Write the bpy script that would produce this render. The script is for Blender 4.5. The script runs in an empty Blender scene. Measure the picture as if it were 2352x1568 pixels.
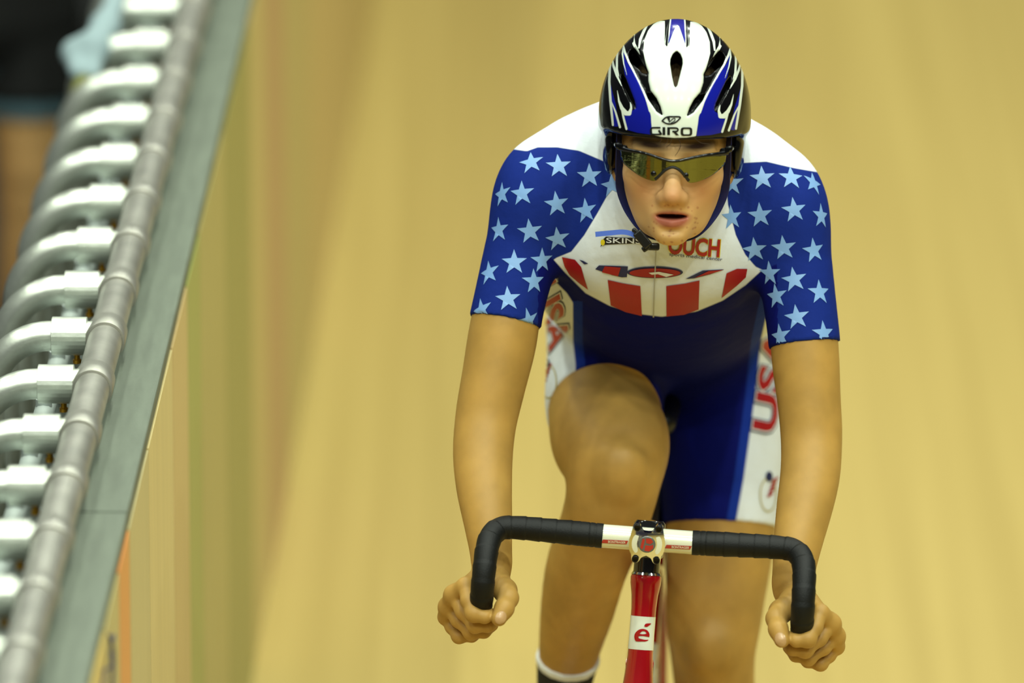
import bpy, bmesh, math
import numpy as np
from mathutils import Vector, Matrix
from mathutils.bvhtree import BVHTree

# ------------------------------------------------------------------ camera, world, lamps, exposure
SC = bpy.context.scene
COL = SC.collection
TH = math.radians(16.0)
FPX = 300.0 / 36.0 * 2352.0
FW = np.array([0, math.cos(TH), -math.sin(TH)])
UP = np.array([0, math.sin(TH), math.cos(TH)])
RT = np.array([1.0, 0, 0])
CB = np.array([0, 0, 0.92])                       # handlebar clamp centre
CD = FPX / 1720.0
CAM = CB - RT * 0.181 + UP * 0.264 - FW * CD
cam = bpy.data.cameras.new('camera')
cam.lens = 300; cam.sensor_width = 36; cam.clip_end = 300
cam.dof.use_dof = True
cam.dof.focus_distance = CD + 0.06
cam.dof.aperture_fstop = 2.1
camo = bpy.data.objects.new('camera', cam); COL.objects.link(camo)
camo.location = CAM
camo.rotation_euler = (math.pi / 2 - TH, 0, 0)
SC.camera = camo
vs = SC.view_settings
vs.view_transform = 'Standard'; vs.look = 'None'; vs.exposure = -1.1; vs.gamma = 1.0; vs.use_curve_mapping = False

w = bpy.data.worlds.new('arena'); SC.world = w; w.use_nodes = True
w.node_tree.nodes['Background'].inputs[0].default_value = (0.93, 0.98, 1.0, 1)
w.node_tree.nodes['Background'].inputs[1].default_value = 0.10

def lamp(x, y, z, power, size, tgt=None, col=(0.925, 1.0, 0.85)):
    l = bpy.data.lights.new('arena_lamp', 'AREA'); l.shape = 'DISK'; l.size = size; l.energy = power; l.color = col
    o = bpy.data.objects.new('arena_lamp', l); COL.objects.link(o); o.location = (x, y, z)
    d = Vector(tgt if tgt else (x, y, 0)) - o.location
    o.rotation_euler = d.to_track_quat('-Z', 'Y').to_euler()
for lx, lf in ((-6.5, 0.6), (-3.0, 0.8), (0.0, 1.2), (2.6, 1.15), (6.0, 0.9)):
    for ly, pw in ((-10, 230), (-6.0, 250), (-2.2, 250), (1.6, 230), (6.0, 190), (11.0, 150)):
        lamp(lx, ly, 8.5, pw * lf, 0.32, tgt=(lx * 0.6, ly * 0.75 + 0.5, 0))

# ------------------------------------------------------------------ projection helpers (used to read sizes off)
def pt(px, py, y):
    r = FW + RT * (px - 1176) / FPX + UP * (784 - py) / FPX
    return CAM + r * ((y - CAM[1]) / r[1])
def proj(P):
    P = np.asarray(P, float) - CAM
    d = P @ FW
    return 1176 + (P @ RT) / d * FPX, 784 - (P @ UP) / d * FPX

def lin(c):
    return tuple((v / 12.92 if v <= 0.04045 else ((v + 0.055) / 1.055) ** 2.4) for v in [x / 255.0 for x in c])

# ------------------------------------------------------------------ materials
def mat(name, col, rough=0.5, metal=0.0, spec=0.5, coat=0.0, bump=None, noise=None, sheen=0.0, sss=0.0, emit=None):
    m = bpy.data.materials.new(name); m.use_nodes = True
    nt = m.node_tree; b = nt.nodes['Principled BSDF']
    c = lin(col) + (1,)
    b.inputs['Base Color'].default_value = c
    b.inputs['Roughness'].default_value = rough
    b.inputs['Metallic'].default_value = metal
    b.inputs['Specular IOR Level'].default_value = spec
    b.inputs['Coat Weight'].default_value = coat
    b.inputs['Coat Roughness'].default_value = 0.04
    b.inputs['Sheen Weight'].default_value = sheen
    if sss:
        b.inputs['Subsurface Weight'].default_value = sss
        b.inputs['Subsurface Radius'].default_value = (1.0, 0.35, 0.15)
        b.inputs['Subsurface Scale'].default_value = 0.006
    tc = None
    if noise or bump:
        tc = nt.nodes.new('ShaderNodeTexCoord')
    if noise:                                         # (scale, amount, detail, (sx,sy,sz))
        n = nt.nodes.new('ShaderNodeTexNoise'); n.inputs['Scale'].default_value = noise[0]; n.inputs['Detail'].default_value = noise[2]
        mp = nt.nodes.new('ShaderNodeMapping'); mp.inputs['Scale'].default_value = noise[3]
        nt.links.new(tc.outputs['Object'], mp.inputs[0]); nt.links.new(mp.outputs[0], n.inputs['Vector'])
        r = nt.nodes.new('ShaderNodeMapRange'); r.inputs[1].default_value = 0.3; r.inputs[2].default_value = 0.7
        r.inputs[3].default_value = 1 - noise[1]; r.inputs[4].default_value = 1 + noise[1]
        nt.links.new(n.outputs[0], r.inputs[0])
        x = nt.nodes.new('ShaderNodeMix'); x.data_type = 'RGBA'; x.blend_type = 'MULTIPLY'; x.inputs[0].default_value = 1
        x.inputs[6].default_value = c
        nt.links.new(r.outputs[0], x.inputs[7]); nt.links.new(x.outputs[2], b.inputs['Base Color'])
    if bump:                                          # (scale, strength, distance)
        n = nt.nodes.new('ShaderNodeTexNoise'); n.inputs['Scale'].default_value = bump[0]; n.inputs['Detail'].default_value = 4
        nt.links.new(tc.outputs['Object'], n.inputs['Vector'])
        bp = nt.nodes.new('ShaderNodeBump'); bp.inputs['Strength'].default_value = bump[1]; bp.inputs['Distance'].default_value = bump[2]
        nt.links.new(n.outputs[0], bp.inputs['Height']); nt.links.new(bp.outputs[0], b.inputs['Normal'])
    return m
def layered(m, layers):
    """layers: (attribute, colour): colour applies where the stored distance field is above zero"""
    nt = m.node_tree; b = nt.nodes['Principled BSDF']
    cur = None
    if b.inputs['Base Color'].is_linked:
        cur = b.inputs['Base Color'].links[0].from_socket
    for (an, col, soft) in layers:
        a = nt.nodes.new('ShaderNodeAttribute'); a.attribute_name = an
        r = nt.nodes.new('ShaderNodeMapRange'); r.inputs[1].default_value = -soft; r.inputs[2].default_value = soft
        nt.links.new(a.outputs['Fac'], r.inputs[0])
        x = nt.nodes.new('ShaderNodeMix'); x.data_type = 'RGBA'
        nt.links.new(r.outputs[0], x.inputs[0])
        if cur is None: x.inputs[6].default_value = b.inputs['Base Color'].default_value[:]
        else: nt.links.new(cur, x.inputs[6])
        x.inputs[7].default_value = lin(col) + (1,)
        cur = x.outputs[2]
    nt.links.new(cur, b.inputs['Base Color'])
    return m

# ------------------------------------------------------------------ object helpers
def tag(o, label=None, cat=None, group=None, kind=None):
    if label: o['label'] = label
    if cat: o['category'] = cat
    if group: o['group'] = group
    if kind: o['kind'] = kind
    return o
def empty(name, loc, label=None, cat=None, group=None, kind=None):
    o = bpy.data.objects.new(name, None); COL.objects.link(o); o.location = tuple(loc); o.empty_display_size = 0.1
    return tag(o, label, cat, group, kind)
def link(name, me, parent=None):
    o = bpy.data.objects.new(name, me); COL.objects.link(o)
    if parent is not None:
        o.parent = parent
        off = Vector((0, 0, 0)); p = parent
        while p is not None:
            off += p.location; p = p.parent
        o.location = -off
    return o
def mk(name, V, Fc, m, parent=None, smooth=True, attrs=None):
    V = np.asarray(V, dtype=np.float32)
    me = bpy.data.meshes.new(name)
    if isinstance(Fc, np.ndarray):
        k = Fc.shape[1]; n = len(Fc)
        me.vertices.add(len(V)); me.vertices.foreach_set('co', V.ravel())
        me.loops.add(n * k); me.loops.foreach_set('vertex_index', Fc.astype(np.int32).ravel())
        me.polygons.add(n); me.polygons.foreach_set('loop_start', np.arange(0, n * k, k, dtype=np.int32))
        me.update(calc_edges=True)
    else:
        me.from_pydata([tuple(map(float, v)) for v in V], [], Fc)
        me.update()
    if smooth: me.polygons.foreach_set('use_smooth', np.ones(len(me.polygons), dtype=bool))
    if smooth and len(me.polygons) < 9000: me.set_sharp_from_angle(angle=math.radians(42))
    if m is not None: me.materials.append(m)
    if attrs:
        for k, v in attrs.items():
            a = me.attributes.new(k, 'FLOAT', 'POINT'); a.data.foreach_set('value', np.asarray(v, dtype=np.float32))
    return link(name, me, parent)
def catmull(P, n):
    P = np.asarray(P, float); Q = np.vstack([2 * P[0] - P[1], P, 2 * P[-1] - P[-2]]); out = []
    for i in range(1, len(Q) - 2):
        for j in range(n):
            t = j / n
            out.append(0.5 * (2 * Q[i] + (Q[i + 1] - Q[i - 1]) * t + (2 * Q[i - 1] - 5 * Q[i] + 4 * Q[i + 1] - Q[i + 2]) * t * t + (3 * Q[i] - Q[i - 1] - 3 * Q[i + 1] + Q[i + 2]) * t ** 3))
    out.append(P[-1]); return np.array(out)
def tube(P, R, n=16, cap=True, flat=None):
    P = np.asarray(P, float); m = len(P)
    R = np.full(m, R) if np.isscalar(R) else np.asarray(R, float)
    T = np.gradient(P, axis=0); T /= np.linalg.norm(T, axis=1)[:, None]
    a = np.array([0, 0, 1.0]) if abs(T[0][2]) < 0.9 else np.array([1.0, 0, 0])
    u = np.cross(T[0], a); u /= np.linalg.norm(u)
    V = []
    for i in range(m):
        u = u - T[i] * (u @ T[i]); u /= np.linalg.norm(u); v = np.cross(T[i], u)
        for k in range(n):
            c, s = math.cos(2 * math.pi * k / n), math.sin(2 * math.pi * k / n)
            V.append(P[i] + (u * c + v * s) * R[i])
    F = [(i * n + k, i * n + (k + 1) % n, (i + 1) * n + (k + 1) % n, (i + 1) * n + k) for i in range(m - 1) for k in range(n)]
    if cap: F += [tuple(range(n - 1, -1, -1)), tuple((m - 1) * n + k for k in range(n))]
    return np.array(V), F
def join(*parts):
    V = []; F = []; o = 0
    for v, f in parts:
        V.append(np.asarray(v, float)); F += [tuple(int(i) + o for i in q) for q in f]; o += len(v)
    return np.vstack(V), F
def box(c, s, ax=None, bev=0.0):
    bm = bmesh.new(); bmesh.ops.create_cube(bm, size=1.0)
    for v in bm.verts: v.co = Vector((v.co.x * s[0], v.co.y * s[1], v.co.z * s[2]))
    if bev: bmesh.ops.bevel(bm, geom=bm.edges[:], offset=bev, segments=2, affect='EDGES', profile=0.5)
    bm.verts.index_update()
    A = np.eye(3) if ax is None else np.array(ax)
    V = np.array([v.co[:] for v in bm.verts]) @ A + np.asarray(c, float)
    F = [tuple(v.index for v in f.verts) for f in bm.faces]; bm.free(); return V, F
def lathe(prof, o, ax, n=32, cap=True):
    """prof: (distance along axis, radius)"""
    ax = np.asarray(ax, float); ax = ax / np.linalg.norm(ax); o = np.asarray(o, float)
    t = np.array([0, 0, 1.0]) if abs(ax[2]) < 0.9 else np.array([1.0, 0, 0])
    u = np.cross(ax, t); u /= np.linalg.norm(u); v = np.cross(ax, u); V = []
    for d, r in prof:
        for k in range(n):
            c, s = math.cos(2 * math.pi * k / n), math.sin(2 * math.pi * k / n)
            V.append(o + ax * d + (u * c + v * s) * max(r, 1e-5))
    F = [(i * n + k, i * n + (k + 1) % n, (i + 1) * n + (k + 1) % n, (i + 1) * n + k) for i in range(len(prof) - 1) for k in range(n)]
    return np.array(V), F

# ------------------------------------------------------------------ distance fields
class Prim:
    __slots__ = ('c', 'R', 'f', 'k', 'op')
def P_(c, R, f, k, op):
    p = Prim(); p.c = np.asarray(c, float); p.R = R; p.f = f; p.k = k; p.op = op; return p
def cone(a, b, ra, rb, k=0.02, op='u', flat=None):
    a = np.asarray(a, np.float32); b = np.asarray(b, np.float32); ba = b - a; L2 = np.float32(ba @ ba + 1e-12); ra = np.float32(ra); rb = np.float32(rb)
    if flat is not None:
        fn = np.asarray(flat[0], np.float32); fn = fn / np.float32(np.linalg.norm(fn)); fs = np.float32(flat[1])
    def f(p):
        q = p - a; t = np.clip((q @ ba) / L2, 0, 1); q = q - t[:, None] * ba
        r = ra + (rb - ra) * t
        if flat is not None:
            s = q @ fn; q = q + (s * (1 / fs - 1))[:, None] * fn
            return (np.sqrt(np.einsum('ij,ij->i', q, q)) - r) * min(fs, np.float32(1))
        return np.sqrt(np.einsum('ij,ij->i', q, q)) - r
    return P_((a + b) / 2, math.sqrt(float(L2)) / 2 + max(ra, rb) * (max(flat[1], 1) if flat else 1), f, k, op)
def ell(c, r, k=0.02, op='u', R=None):
    c = np.asarray(c, np.float32); r = np.asarray(r, np.float32)
    def f(p):
        q = p - c
        if R is not None: q = q @ R
        q = q / r; k0 = np.sqrt(np.einsum('ij,ij->i', q, q)); q = q / r; k1 = np.sqrt(np.einsum('ij,ij->i', q, q)) + np.float32(1e-9)
        return np.where(k0 < 1e-4, -min(r), k0 * (k0 - 1) / k1)
    return P_(c, max(r), f, k, op)
def chain(pts, k=0.012, n=3, flat=None):
    """pts: list of (xyz, r)"""
    A = catmull([list(p[0]) + [p[1]] for p in pts], n)
    return [cone(A[i][:3], A[i + 1][:3], A[i][3], A[i + 1][3], k, 'u', flat) for i in range(len(A) - 1)]
def smin(a, b, k):
    h = np.maximum(k - np.abs(a - b), 0) / k
    return np.minimum(a, b) - h * h * k * 0.25
class Group:
    def __init__(s, prims, k=0.02, o=None, R=None, sym=False, clip=None):
        s.prims = prims; s.k = k; s.o = None if o is None else np.asarray(o, np.float32); s.R = None if R is None else np.asarray(R, np.float32); s.pc = np.array([p.c for p in prims]); s.pr = np.array([p.R for p in prims]); s.sym = sym; s.clip = clip
    def loc(s, P):
        if s.o is not None: P = (P - s.o) @ s.R
        if s.sym: P = P.copy(); P[:, 0] = np.abs(P[:, 0])
        return P
    def ev(s, P, c=None, r=None, mg=0.07):
        Q = s.loc(P); pr = s.prims
        if c is not None:
            cc = s.loc(np.asarray(c)[None])[0]
            w_ = np.where(((s.pc - cc) ** 2).sum(1) < (s.pr + (r + mg)) ** 2)[0]
            if not len(w_): return None
            pr = [pr[i] for i in w_]
        d = np.full(len(P), 0.5, np.float32)
        for p in pr:
            v = p.f(Q)
            d = smin(d, v, p.k) if p.op == 'u' else -smin(-d, v, p.k)
        if s.clip is not None:
            a, n = s.clip; d = np.maximum(d, ((P - np.asarray(a, np.float32)) @ np.asarray(n, np.float32)))
        return d
def field(groups, off=0.0):
    def f(P, c=None, r=None):
        d = np.full(len(P), 0.5, np.float32)
        for g in groups:
            v = g.ev(P, c, r)
            if v is not None: d = smin(d, v, g.k)
        return d - off
    return f
def surf(fn, lo, hi, h, B=16):
    lo = np.asarray(lo, float); hi = np.asarray(hi, float)
    nb = np.ceil((hi - lo) / (B * h)).astype(int); N = nb * B + 2
    g = np.stack(np.meshgrid(*[np.arange(n) for n in nb], indexing='ij'), -1).reshape(-1, 3)
    cen = lo + (g + 0.5) * B * h; rad = B * h * 0.5 * 1.7321
    d = fn(cen.astype(np.float32))
    g = g[np.abs(d) < rad * 1.3 + 0.004]
    ar = np.arange(B + 1)
    nodes = np.stack(np.meshgrid(ar, ar, ar, indexing='ij'), -1).reshape(-1, 3)
    cor = np.array([(i, j, k) for i in (0, 1) for j in (0, 1) for k in (0, 1)])
    edges = [(a, b) for a in range(8) for b in range(a + 1, 8) if np.abs(cor[a] - cor[b]).sum() == 1]
    KV = []; VV = []; QQ = []
    key = lambda c: (c[..., 0].astype(np.int64) * N[1] + c[..., 1]) * N[2] + c[..., 2]
    for b in g:
        i0 = b * B
        P = (lo + (nodes + i0) * h).astype(np.float32)
        D = fn(P, lo + (b + 0.5) * B * h, rad).reshape(B + 1, B + 1, B + 1)
        S = D < 0
        if S.all() or not S.any(): continue
        cnt = sum(S[c[0]:c[0] + B, c[1]:c[1] + B, c[2]:c[2] + B].astype(np.int8) for c in cor)
        act = np.argwhere((cnt > 0) & (cnt < 8))
        dv = np.stack([D[act[:, 0] + c[0], act[:, 1] + c[1], act[:, 2] + c[2]] for c in cor], 1)
        acc = np.zeros((len(act), 3)); n = np.zeros(len(act))
        for a, e in edges:
            m = (dv[:, a] < 0) != (dv[:, e] < 0)
            den = dv[:, a] - dv[:, e]; t = np.where(m, dv[:, a] / np.where(den == 0, 1, den), 0)
            acc += np.where(m[:, None], cor[a] + t[:, None] * (cor[e] - cor[a]), 0); n += m
        KV.append(key(act + i0)); VV.append(lo + (act + i0 + acc / n[:, None]) * h)
        for ax in range(3):
            o = [(slice(0, B)), (slice(0, B)), (slice(0, B))]; o2 = list(o); o2[ax] = slice(1, B + 1)
            s0 = S[tuple(o)]; s1 = S[tuple(o2)]
            e = np.argwhere(s0 != s1)
            if not len(e): continue
            fl = s0[e[:, 0], e[:, 1], e[:, 2]]
            e = e + i0; u = np.zeros(3, int); v = np.zeros(3, int); u[(ax + 1) % 3] = 1; v[(ax + 2) % 3] = 1
            q = np.stack([key(e - u - v), key(e - v), key(e), key(e - u)], 1)
            q = np.where(fl[:, None], q, q[:, ::-1]); QQ.append(q)
    K = np.concatenate(KV); V = np.concatenate(VV); Q = np.concatenate(QQ)
    K, ix = np.unique(K, return_index=True); V = V[ix]
    j = np.clip(np.searchsorted(K, Q), 0, len(K) - 1)
    ok = (K[j] == Q).all(1)
    return V, j[ok]
def keepfaces(V, Q, mask):
    Q = Q[mask]; u, inv = np.unique(Q, return_inverse=True)
    return V[u], inv.reshape(Q.shape)
def vnormals(V, Q):
    n = np.cross(V[Q[:, 2]] - V[Q[:, 0]], V[Q[:, 3]] - V[Q[:, 1]])
    N = np.zeros_like(V)
    for k in range(4): np.add.at(N, Q[:, k], n)
    return N / (np.linalg.norm(N, axis=1)[:, None] + 1e-12)
def polysd(P, poly):
    """signed distance to a 2D polygon, negative inside"""
    poly = np.asarray(poly, float); n = len(poly)
    d = np.full(len(P), 1e12); s = np.ones(len(P))
    for i in range(n):
        a = poly[i]; b = poly[i - 1]; e = b - a; w_ = P - a
        t = np.clip((w_ @ e) / (e @ e + 1e-12), 0, 1); q = w_ - t[:, None] * e
        d = np.minimum(d, (q * q).sum(1))
        c1 = P[:, 1] >= a[1]; c2 = P[:, 1] < b[1]; c3 = e[0] * w_[:, 1] > e[1] * w_[:, 0]
        s = np.where((c1 & c2 & c3) | (~c1 & ~c2 & ~c3), -s, s)
    return s * np.sqrt(d)
def strokesd(P, pts):
    """pts: (x, y, half width)"""
    d = np.full(len(P), 1e6)
    for i in range(len(pts) - 1):
        a = np.array(pts[i][:2], float); e = np.array(pts[i + 1][:2], float) - a; w_ = P - a
        t = np.clip((w_ @ e) / (e @ e + 1e-12), 0, 1); q = w_ - t[:, None] * e
        d = np.minimum(d, np.sqrt((q * q).sum(1)) - (pts[i][2] + (pts[i + 1][2] - pts[i][2]) * t))
    return d

# ------------------------------------------------------------------ flat prints laid on a surface
def tess(loops):
    from mathutils.geometry import tessellate_polygon
    vs_ = [Vector((p[0], p[1], 0)) for l in loops for p in l]
    T = tessellate_polygon([[Vector((p[0], p[1], 0)) for p in l] for l in loops])
    return np.array([[v.x, v.y] for v in vs_]), [tuple(t) for t in T]
def refine(V, T, L):
    V = [tuple(v) for v in V]
    for it in range(9):
        mid = {}
        def m(a, b):
            k = (a, b) if a < b else (b, a)
            if k in mid: return mid[k]
            if math.dist(V[a], V[b]) <= L: mid[k] = None; return None
            V.append(tuple((V[a][i] + V[b][i]) / 2 for i in range(2))); mid[k] = len(V) - 1; return mid[k]
        out = []; ch = False
        for (a, b, c) in T:
            x, y, z = m(a, b), m(b, c), m(c, a)
            n = sum(q is not None for q in (x, y, z))
            if n == 0: out.append((a, b, c)); continue
            ch = True
            if n == 3: out += [(a, x, z), (x, b, y), (z, y, c), (x, y, z)]
            else:
                while not (x is not None and (n == 1 or y is not None)):
                    a, b, c = b, c, a; x, y, z = y, z, x
                if n == 1: out += [(a, x, c), (x, b, c)]
                else: out += [(x, b, y), (a, x, y), (a, y, c)]
        T = out
        if not ch: break
    return np.array(V), T
def textmesh(s, bold=0.0):
    c = bpy.data.curves.new('t', 'FONT'); c.body = s; c.align_x = 'CENTER'; c.align_y = 'CENTER'; c.offset = bold; c.resolution_u = 3
    o = bpy.data.objects.new('t', c); COL.objects.link(o)
    bpy.context.view_layer.update()
    me = bpy.data.meshes.new_from_object(o.evaluated_get(bpy.context.evaluated_depsgraph_get()))
    me.calc_loop_triangles()
    V = np.array([v.co[:2] for v in me.vertices]); T = [tuple(t.vertices) for t in me.loop_triangles]
    bpy.data.objects.remove(o); bpy.data.curves.remove(c); bpy.data.meshes.remove(me)
    return V - (V.max(0) + V.min(0)) / 2, T
def bvh_of(V, Q):
    return BVHTree.FromPolygons([tuple(v) for v in V.tolist()], Q.tolist())
def lay_px(name, V2, T, bvh, m, parent, L=6, off=0.0006, sep=False):
    """print drawn in the photograph's pixel units, dropped on the surface along the line of sight"""
    V2, T = refine(V2, T, L); out = []; ok = []
    for v in V2:
        r = FW + RT * (v[0] - 1176) / FPX + UP * (784 - v[1]) / FPX; r /= np.linalg.norm(r)
        h = bvh.ray_cast(Vector(CAM + r * 9), Vector(r), 6)
        if h[0] is None: out.append((0, 0, 0)); ok.append(False)
        else:
            n = h[1] if h[1].dot(Vector(r)) < 0 else -h[1]
            out.append(tuple(h[0] + n * off - Vector(r) * off)); ok.append(True)
    out = np.array(out)
    F = [t for t in T if ok[t[0]] and ok[t[1]] and ok[t[2]] and max(np.linalg.norm(out[t[0]] - out[t[1]]), np.linalg.norm(out[t[1]] - out[t[2]])) < 0.03]
    if not F: return None
    u = sorted({i for t in F for i in t}); mp = {i: k for k, i in enumerate(u)}
    F2 = []
    for t in F:
        a, b, c = [out[i] for i in t]
        q = tuple(mp[i] for i in t)
        F2.append(q if np.cross(b - a, c - a) @ FW < 0 else q[::-1])
    if sep:
        pa = list(range(len(u)))
        def fd(i):
            while pa[i] != i: i = pa[i]
            return i
        for q in F2:
            for k in (1, 2): pa[fd(q[k])] = fd(q[0])
        rt = {}
        for q in F2: rt.setdefault(fd(q[0]), []).append(q)
        for g_ in rt.values():
            if len(g_) < 4: continue
            uu = sorted({i for q in g_ for i in q}); m2 = {i: k for k, i in enumerate(uu)}
            mk(name, out[u][uu], [tuple(m2[i] for i in q) for q in g_], m, parent)
        return None
    return mk(name, out[u], F2, m, parent)
def lay_tan(name, V2, T, p, n, right, bvh, m, parent, L=0.006, off=0.0006):
    """print in metres, laid on the surface around p with normal n"""
    n = np.asarray(n) / np.linalg.norm(n); t1 = np.asarray(right) - n * (np.asarray(right) @ n); t1 /= np.linalg.norm(t1); t2 = np.cross(n, t1)
    V2, T = refine(V2, T, L); out = []; ok = []
    for v in V2:
        s = np.asarray(p) + t1 * v[0] + t2 * v[1]
        h = bvh.ray_cast(Vector(s + n * 0.035), Vector(-n), 0.09)
        if h[0] is None: out.append((0, 0, 0)); ok.append(False)
        else: out.append(tuple(h[0] + (h[1] if h[1].dot(Vector(n)) > 0 else -h[1]) * off)); ok.append(True)
    F = [t for t in T if ok[t[0]] and ok[t[1]] and ok[t[2]]]
    if not F: return None
    u = sorted({i for t in F for i in t}); mp = {i: k for k, i in enumerate(u)}; out = np.array(out)
    F2 = []
    for t in F:
        a, b, c = [out[i] for i in t]; q = tuple(mp[i] for i in t)
        F2.append(q if np.cross(b - a, c - a) @ n > 0 else q[::-1])
    return mk(name, out[u], F2, m, parent)
def hit_px(px, py, bvh):
    r = FW + RT * (px - 1176) / FPX + UP * (784 - py) / FPX; r /= np.linalg.norm(r)
    h = bvh.ray_cast(Vector(CAM + r * 9), Vector(r), 6)
    if h[0] is None: return None, None
    n = h[1] if h[1].dot(Vector(r)) < 0 else -h[1]
    return np.array(h[0]), np.array(n)

# ================================================================== the setting: track, barrier wall, rail
WD = np.array([0.0275, 1.0, 0.0]); WD /= np.linalg.norm(WD)
WN = np.array([WD[1], -WD[0], 0.0])
RAIL = pt(213, 888, 0.0)
def wp(s, o, z): return np.array([RAIL[0], RAIL[1], 0]) + WD * s + WN * o + np.array([0, 0, z])
RZ = RAIL[2]

wood = bpy.data.materials.new('track_wood'); wood.use_nodes = True
nt = wood.node_tree; b_ = nt.nodes['Principled BSDF']
b_.inputs['Roughness'].default_value = 0.5; b_.inputs['Specular IOR Level'].default_value = 0.35
tc = nt.nodes.new('ShaderNodeTexCoord')
mp = nt.nodes.new('ShaderNodeMapping'); mp.inputs['Scale'].default_value = (24, 0.35, 1); mp.inputs['Rotation'].default_value = (0, 0, math.radians(1.57))
n1 = nt.nodes.new('ShaderNodeTexNoise'); n1.inputs['Scale'].default_value = 1.0; n1.inputs['Detail'].default_value = 5
mp2 = nt.nodes.new('ShaderNodeMapping'); mp2.inputs['Scale'].default_value = (0.9, 0.05, 1)
n2 = nt.nodes.new('ShaderNodeTexNoise'); n2.inputs['Scale'].default_value = 1.0; n2.inputs['Detail'].default_value = 2
r1 = nt.nodes.new('ShaderNodeValToRGB')
r1.color_ramp.elements[0].position = 0.3; r1.color_ramp.elements[0].color = lin((184, 160, 90)) + (1,)
r1.color_ramp.elements[1].position = 0.7; r1.color_ramp.elements[1].color = lin((198, 174, 102)) + (1,)
r2 = nt.nodes.new('ShaderNodeValToRGB')
r2.color_ramp.elements[0].position = 0.35; r2.color_ramp.elements[0].color = (0.86, 0.84, 0.83, 1)
r2.color_ramp.elements[1].position = 0.65; r2.color_ramp.elements[1].color = (1, 1, 1, 1)
mx = nt.nodes.new('ShaderNodeMix'); mx.data_type = 'RGBA'; mx.blend_type = 'MULTIPLY'; mx.inputs[0].default_value = 1
for m_, n_, r_ in ((mp, n1, r1), (mp2, n2, r2)):
    nt.links.new(tc.outputs['Object'], m_.inputs[0]); nt.links.new(m_.outputs[0], n_.inputs['Vector']); nt.links.new(n_.outputs[0], r_.inputs[0])
nt.links.new(r1.outputs[0], mx.inputs[6]); nt.links.new(r2.outputs[0], mx.inputs[7]); nt.links.new(mx.outputs[2], b_.inputs['Base Color'])

WO = 0.075                                               # inner face of the barrier wall
def slab(s0, s1, o0, o1, z0, z1):
    c = wp((s0 + s1) / 2, (o0 + o1) / 2, (z0 + z1) / 2)
    return box(c, (o1 - o0, s1 - s0, z1 - z0), ax=[WN, WD, [0, 0, 1]])
V, F = slab(-20, 70, WO - 0.02, 32, -0.1, 0.0)
tag(mk('floor', V, F, wood, smooth=False), 'pale timber cycling track surface behind the rider', kind='structure')
conc = mat('concourse', (24, 26, 26), 0.8)
V, F = slab(-20, 70, -9, -0.0, -0.34, -0.24)
tag(mk('floor', V, F, conc, smooth=False), 'dark concourse floor outside the railing', kind='structure')

# barrier wall: core, coloured inner boards, grey top boards
core = mat('barrier_core', (120, 118, 100), 0.7)
V, F = slab(-14, 60, -0.0, WO - 0.012, -0.1, RZ - 0.055)
wall = mk('wall_left', V, F, core, smooth=False)
tag(wall, 'low barrier wall with coloured boards along the track edge', kind='structure')
boards = [(-14.0, -1.75, None), (-1.75, -1.6, (206, 190, 128)), (-1.6, -1.12, (222, 196, 112)), (-1.12, -0.86, (224, 200, 124)), (-0.86, -0.62, (190, 180, 128)),
          (-0.62, -0.44, (226, 150, 84)), (-0.44, -0.08, (196, 184, 136)), (-0.08, 0.4, (214, 196, 140)), (0.4, 0.72, (206, 180, 126)), (0.72, 1.0, (158, 166, 92)),
          (1.0, 1.6, (176, 166, 104)), (1.6, 2.25, (150, 148, 84)), (2.25, 2.7, (196, 176, 116)), (2.7, 3.25, (188, 150, 108)), (3.25, 4.1, (190, 172, 112)),
          (4.1, 5.7, (206, 178, 116)), (5.7, 9.0, (200, 172, 108)), (9.0, 13.5, (190, 160, 100)), (13.5, 23.5, (206, 180, 120)), (23.5, 60, (190, 170, 110))]
navyb = mat('navy_board', (16, 22, 78), 0.4)
for (s0, s1, c) in boards:
    m_ = navyb if c is None else mat('barrier_board', c, 0.35, noise=(3.0, 0.05, 2, (1, 6, 0.3)))
    V, F = slab(s0 + 0.004, s1 - 0.004, WO - 0.012, WO + 0.004, 0.0, RZ - 0.062)
    mk('barrier_board', V, F, m_, wall, smooth=False)
capm = mat('weathered_grey', (100, 108, 95), 0.62, noise=(14.0, 0.12, 5, (6, 0.8, 1)), bump=(80, 0.25, 0.002))
for k in range(-6, 24):
    s0 = -0.45 + k * 2.4
    V, F = box(wp(s0 + 1.2, 0.034, RZ - 0.045), (0.088, 2.394, 0.022), ax=[WN, WD, [0, 0, 1]], bev=0.003)
    mk('cap_board', V, F, capm, wall, smooth=False)
# white script on the navy board (seen only as a reflection in the sunglasses)
wht = mat('print_white', (214, 216, 214), 0.5)
tv, tt = textmesh('sct S', 0.012)
sg = np.array([wp(-2.7, WO + 0.0055, 0.62) + (-WD) * v[0] * -0.62 + np.array([0, 0, 1.0]) * v[1] * 0.62 for v in tv])
mk('board_print', sg, tt, wht, wall, smooth=False)

# edge cord along the wall top
cordm = mat('blue_cord', (40, 48, 92), 0.6)
cp = []
for i in range(60):
    s = -2.6 + i * 0.031
    cp.append(wp(s, WO + 0.0085 + 0.002 * math.sin(i * 1.7), RZ - 0.085 - 0.022 * abs(math.sin(i * 0.42)) - 0.008 * math.sin(i * 0.9)))
V, F = tube(catmull(cp, 2), 0.0016, 6)
co = mk('tie_cord', V, F, cordm); tag(co, 'thin dark blue cord tied along the barrier wall edge', 'cord')
for s in (-0.85, -1.2):
    V, F = tube(catmull([wp(s, WO + 0.008, RZ - 0.07), wp(s + 0.01, WO + 0.012, RZ - 0.1), wp(s - 0.01, WO + 0.01, RZ - 0.16)], 4), 0.0022, 6)
    mk('cord_end', V, F, cordm, co)

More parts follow.
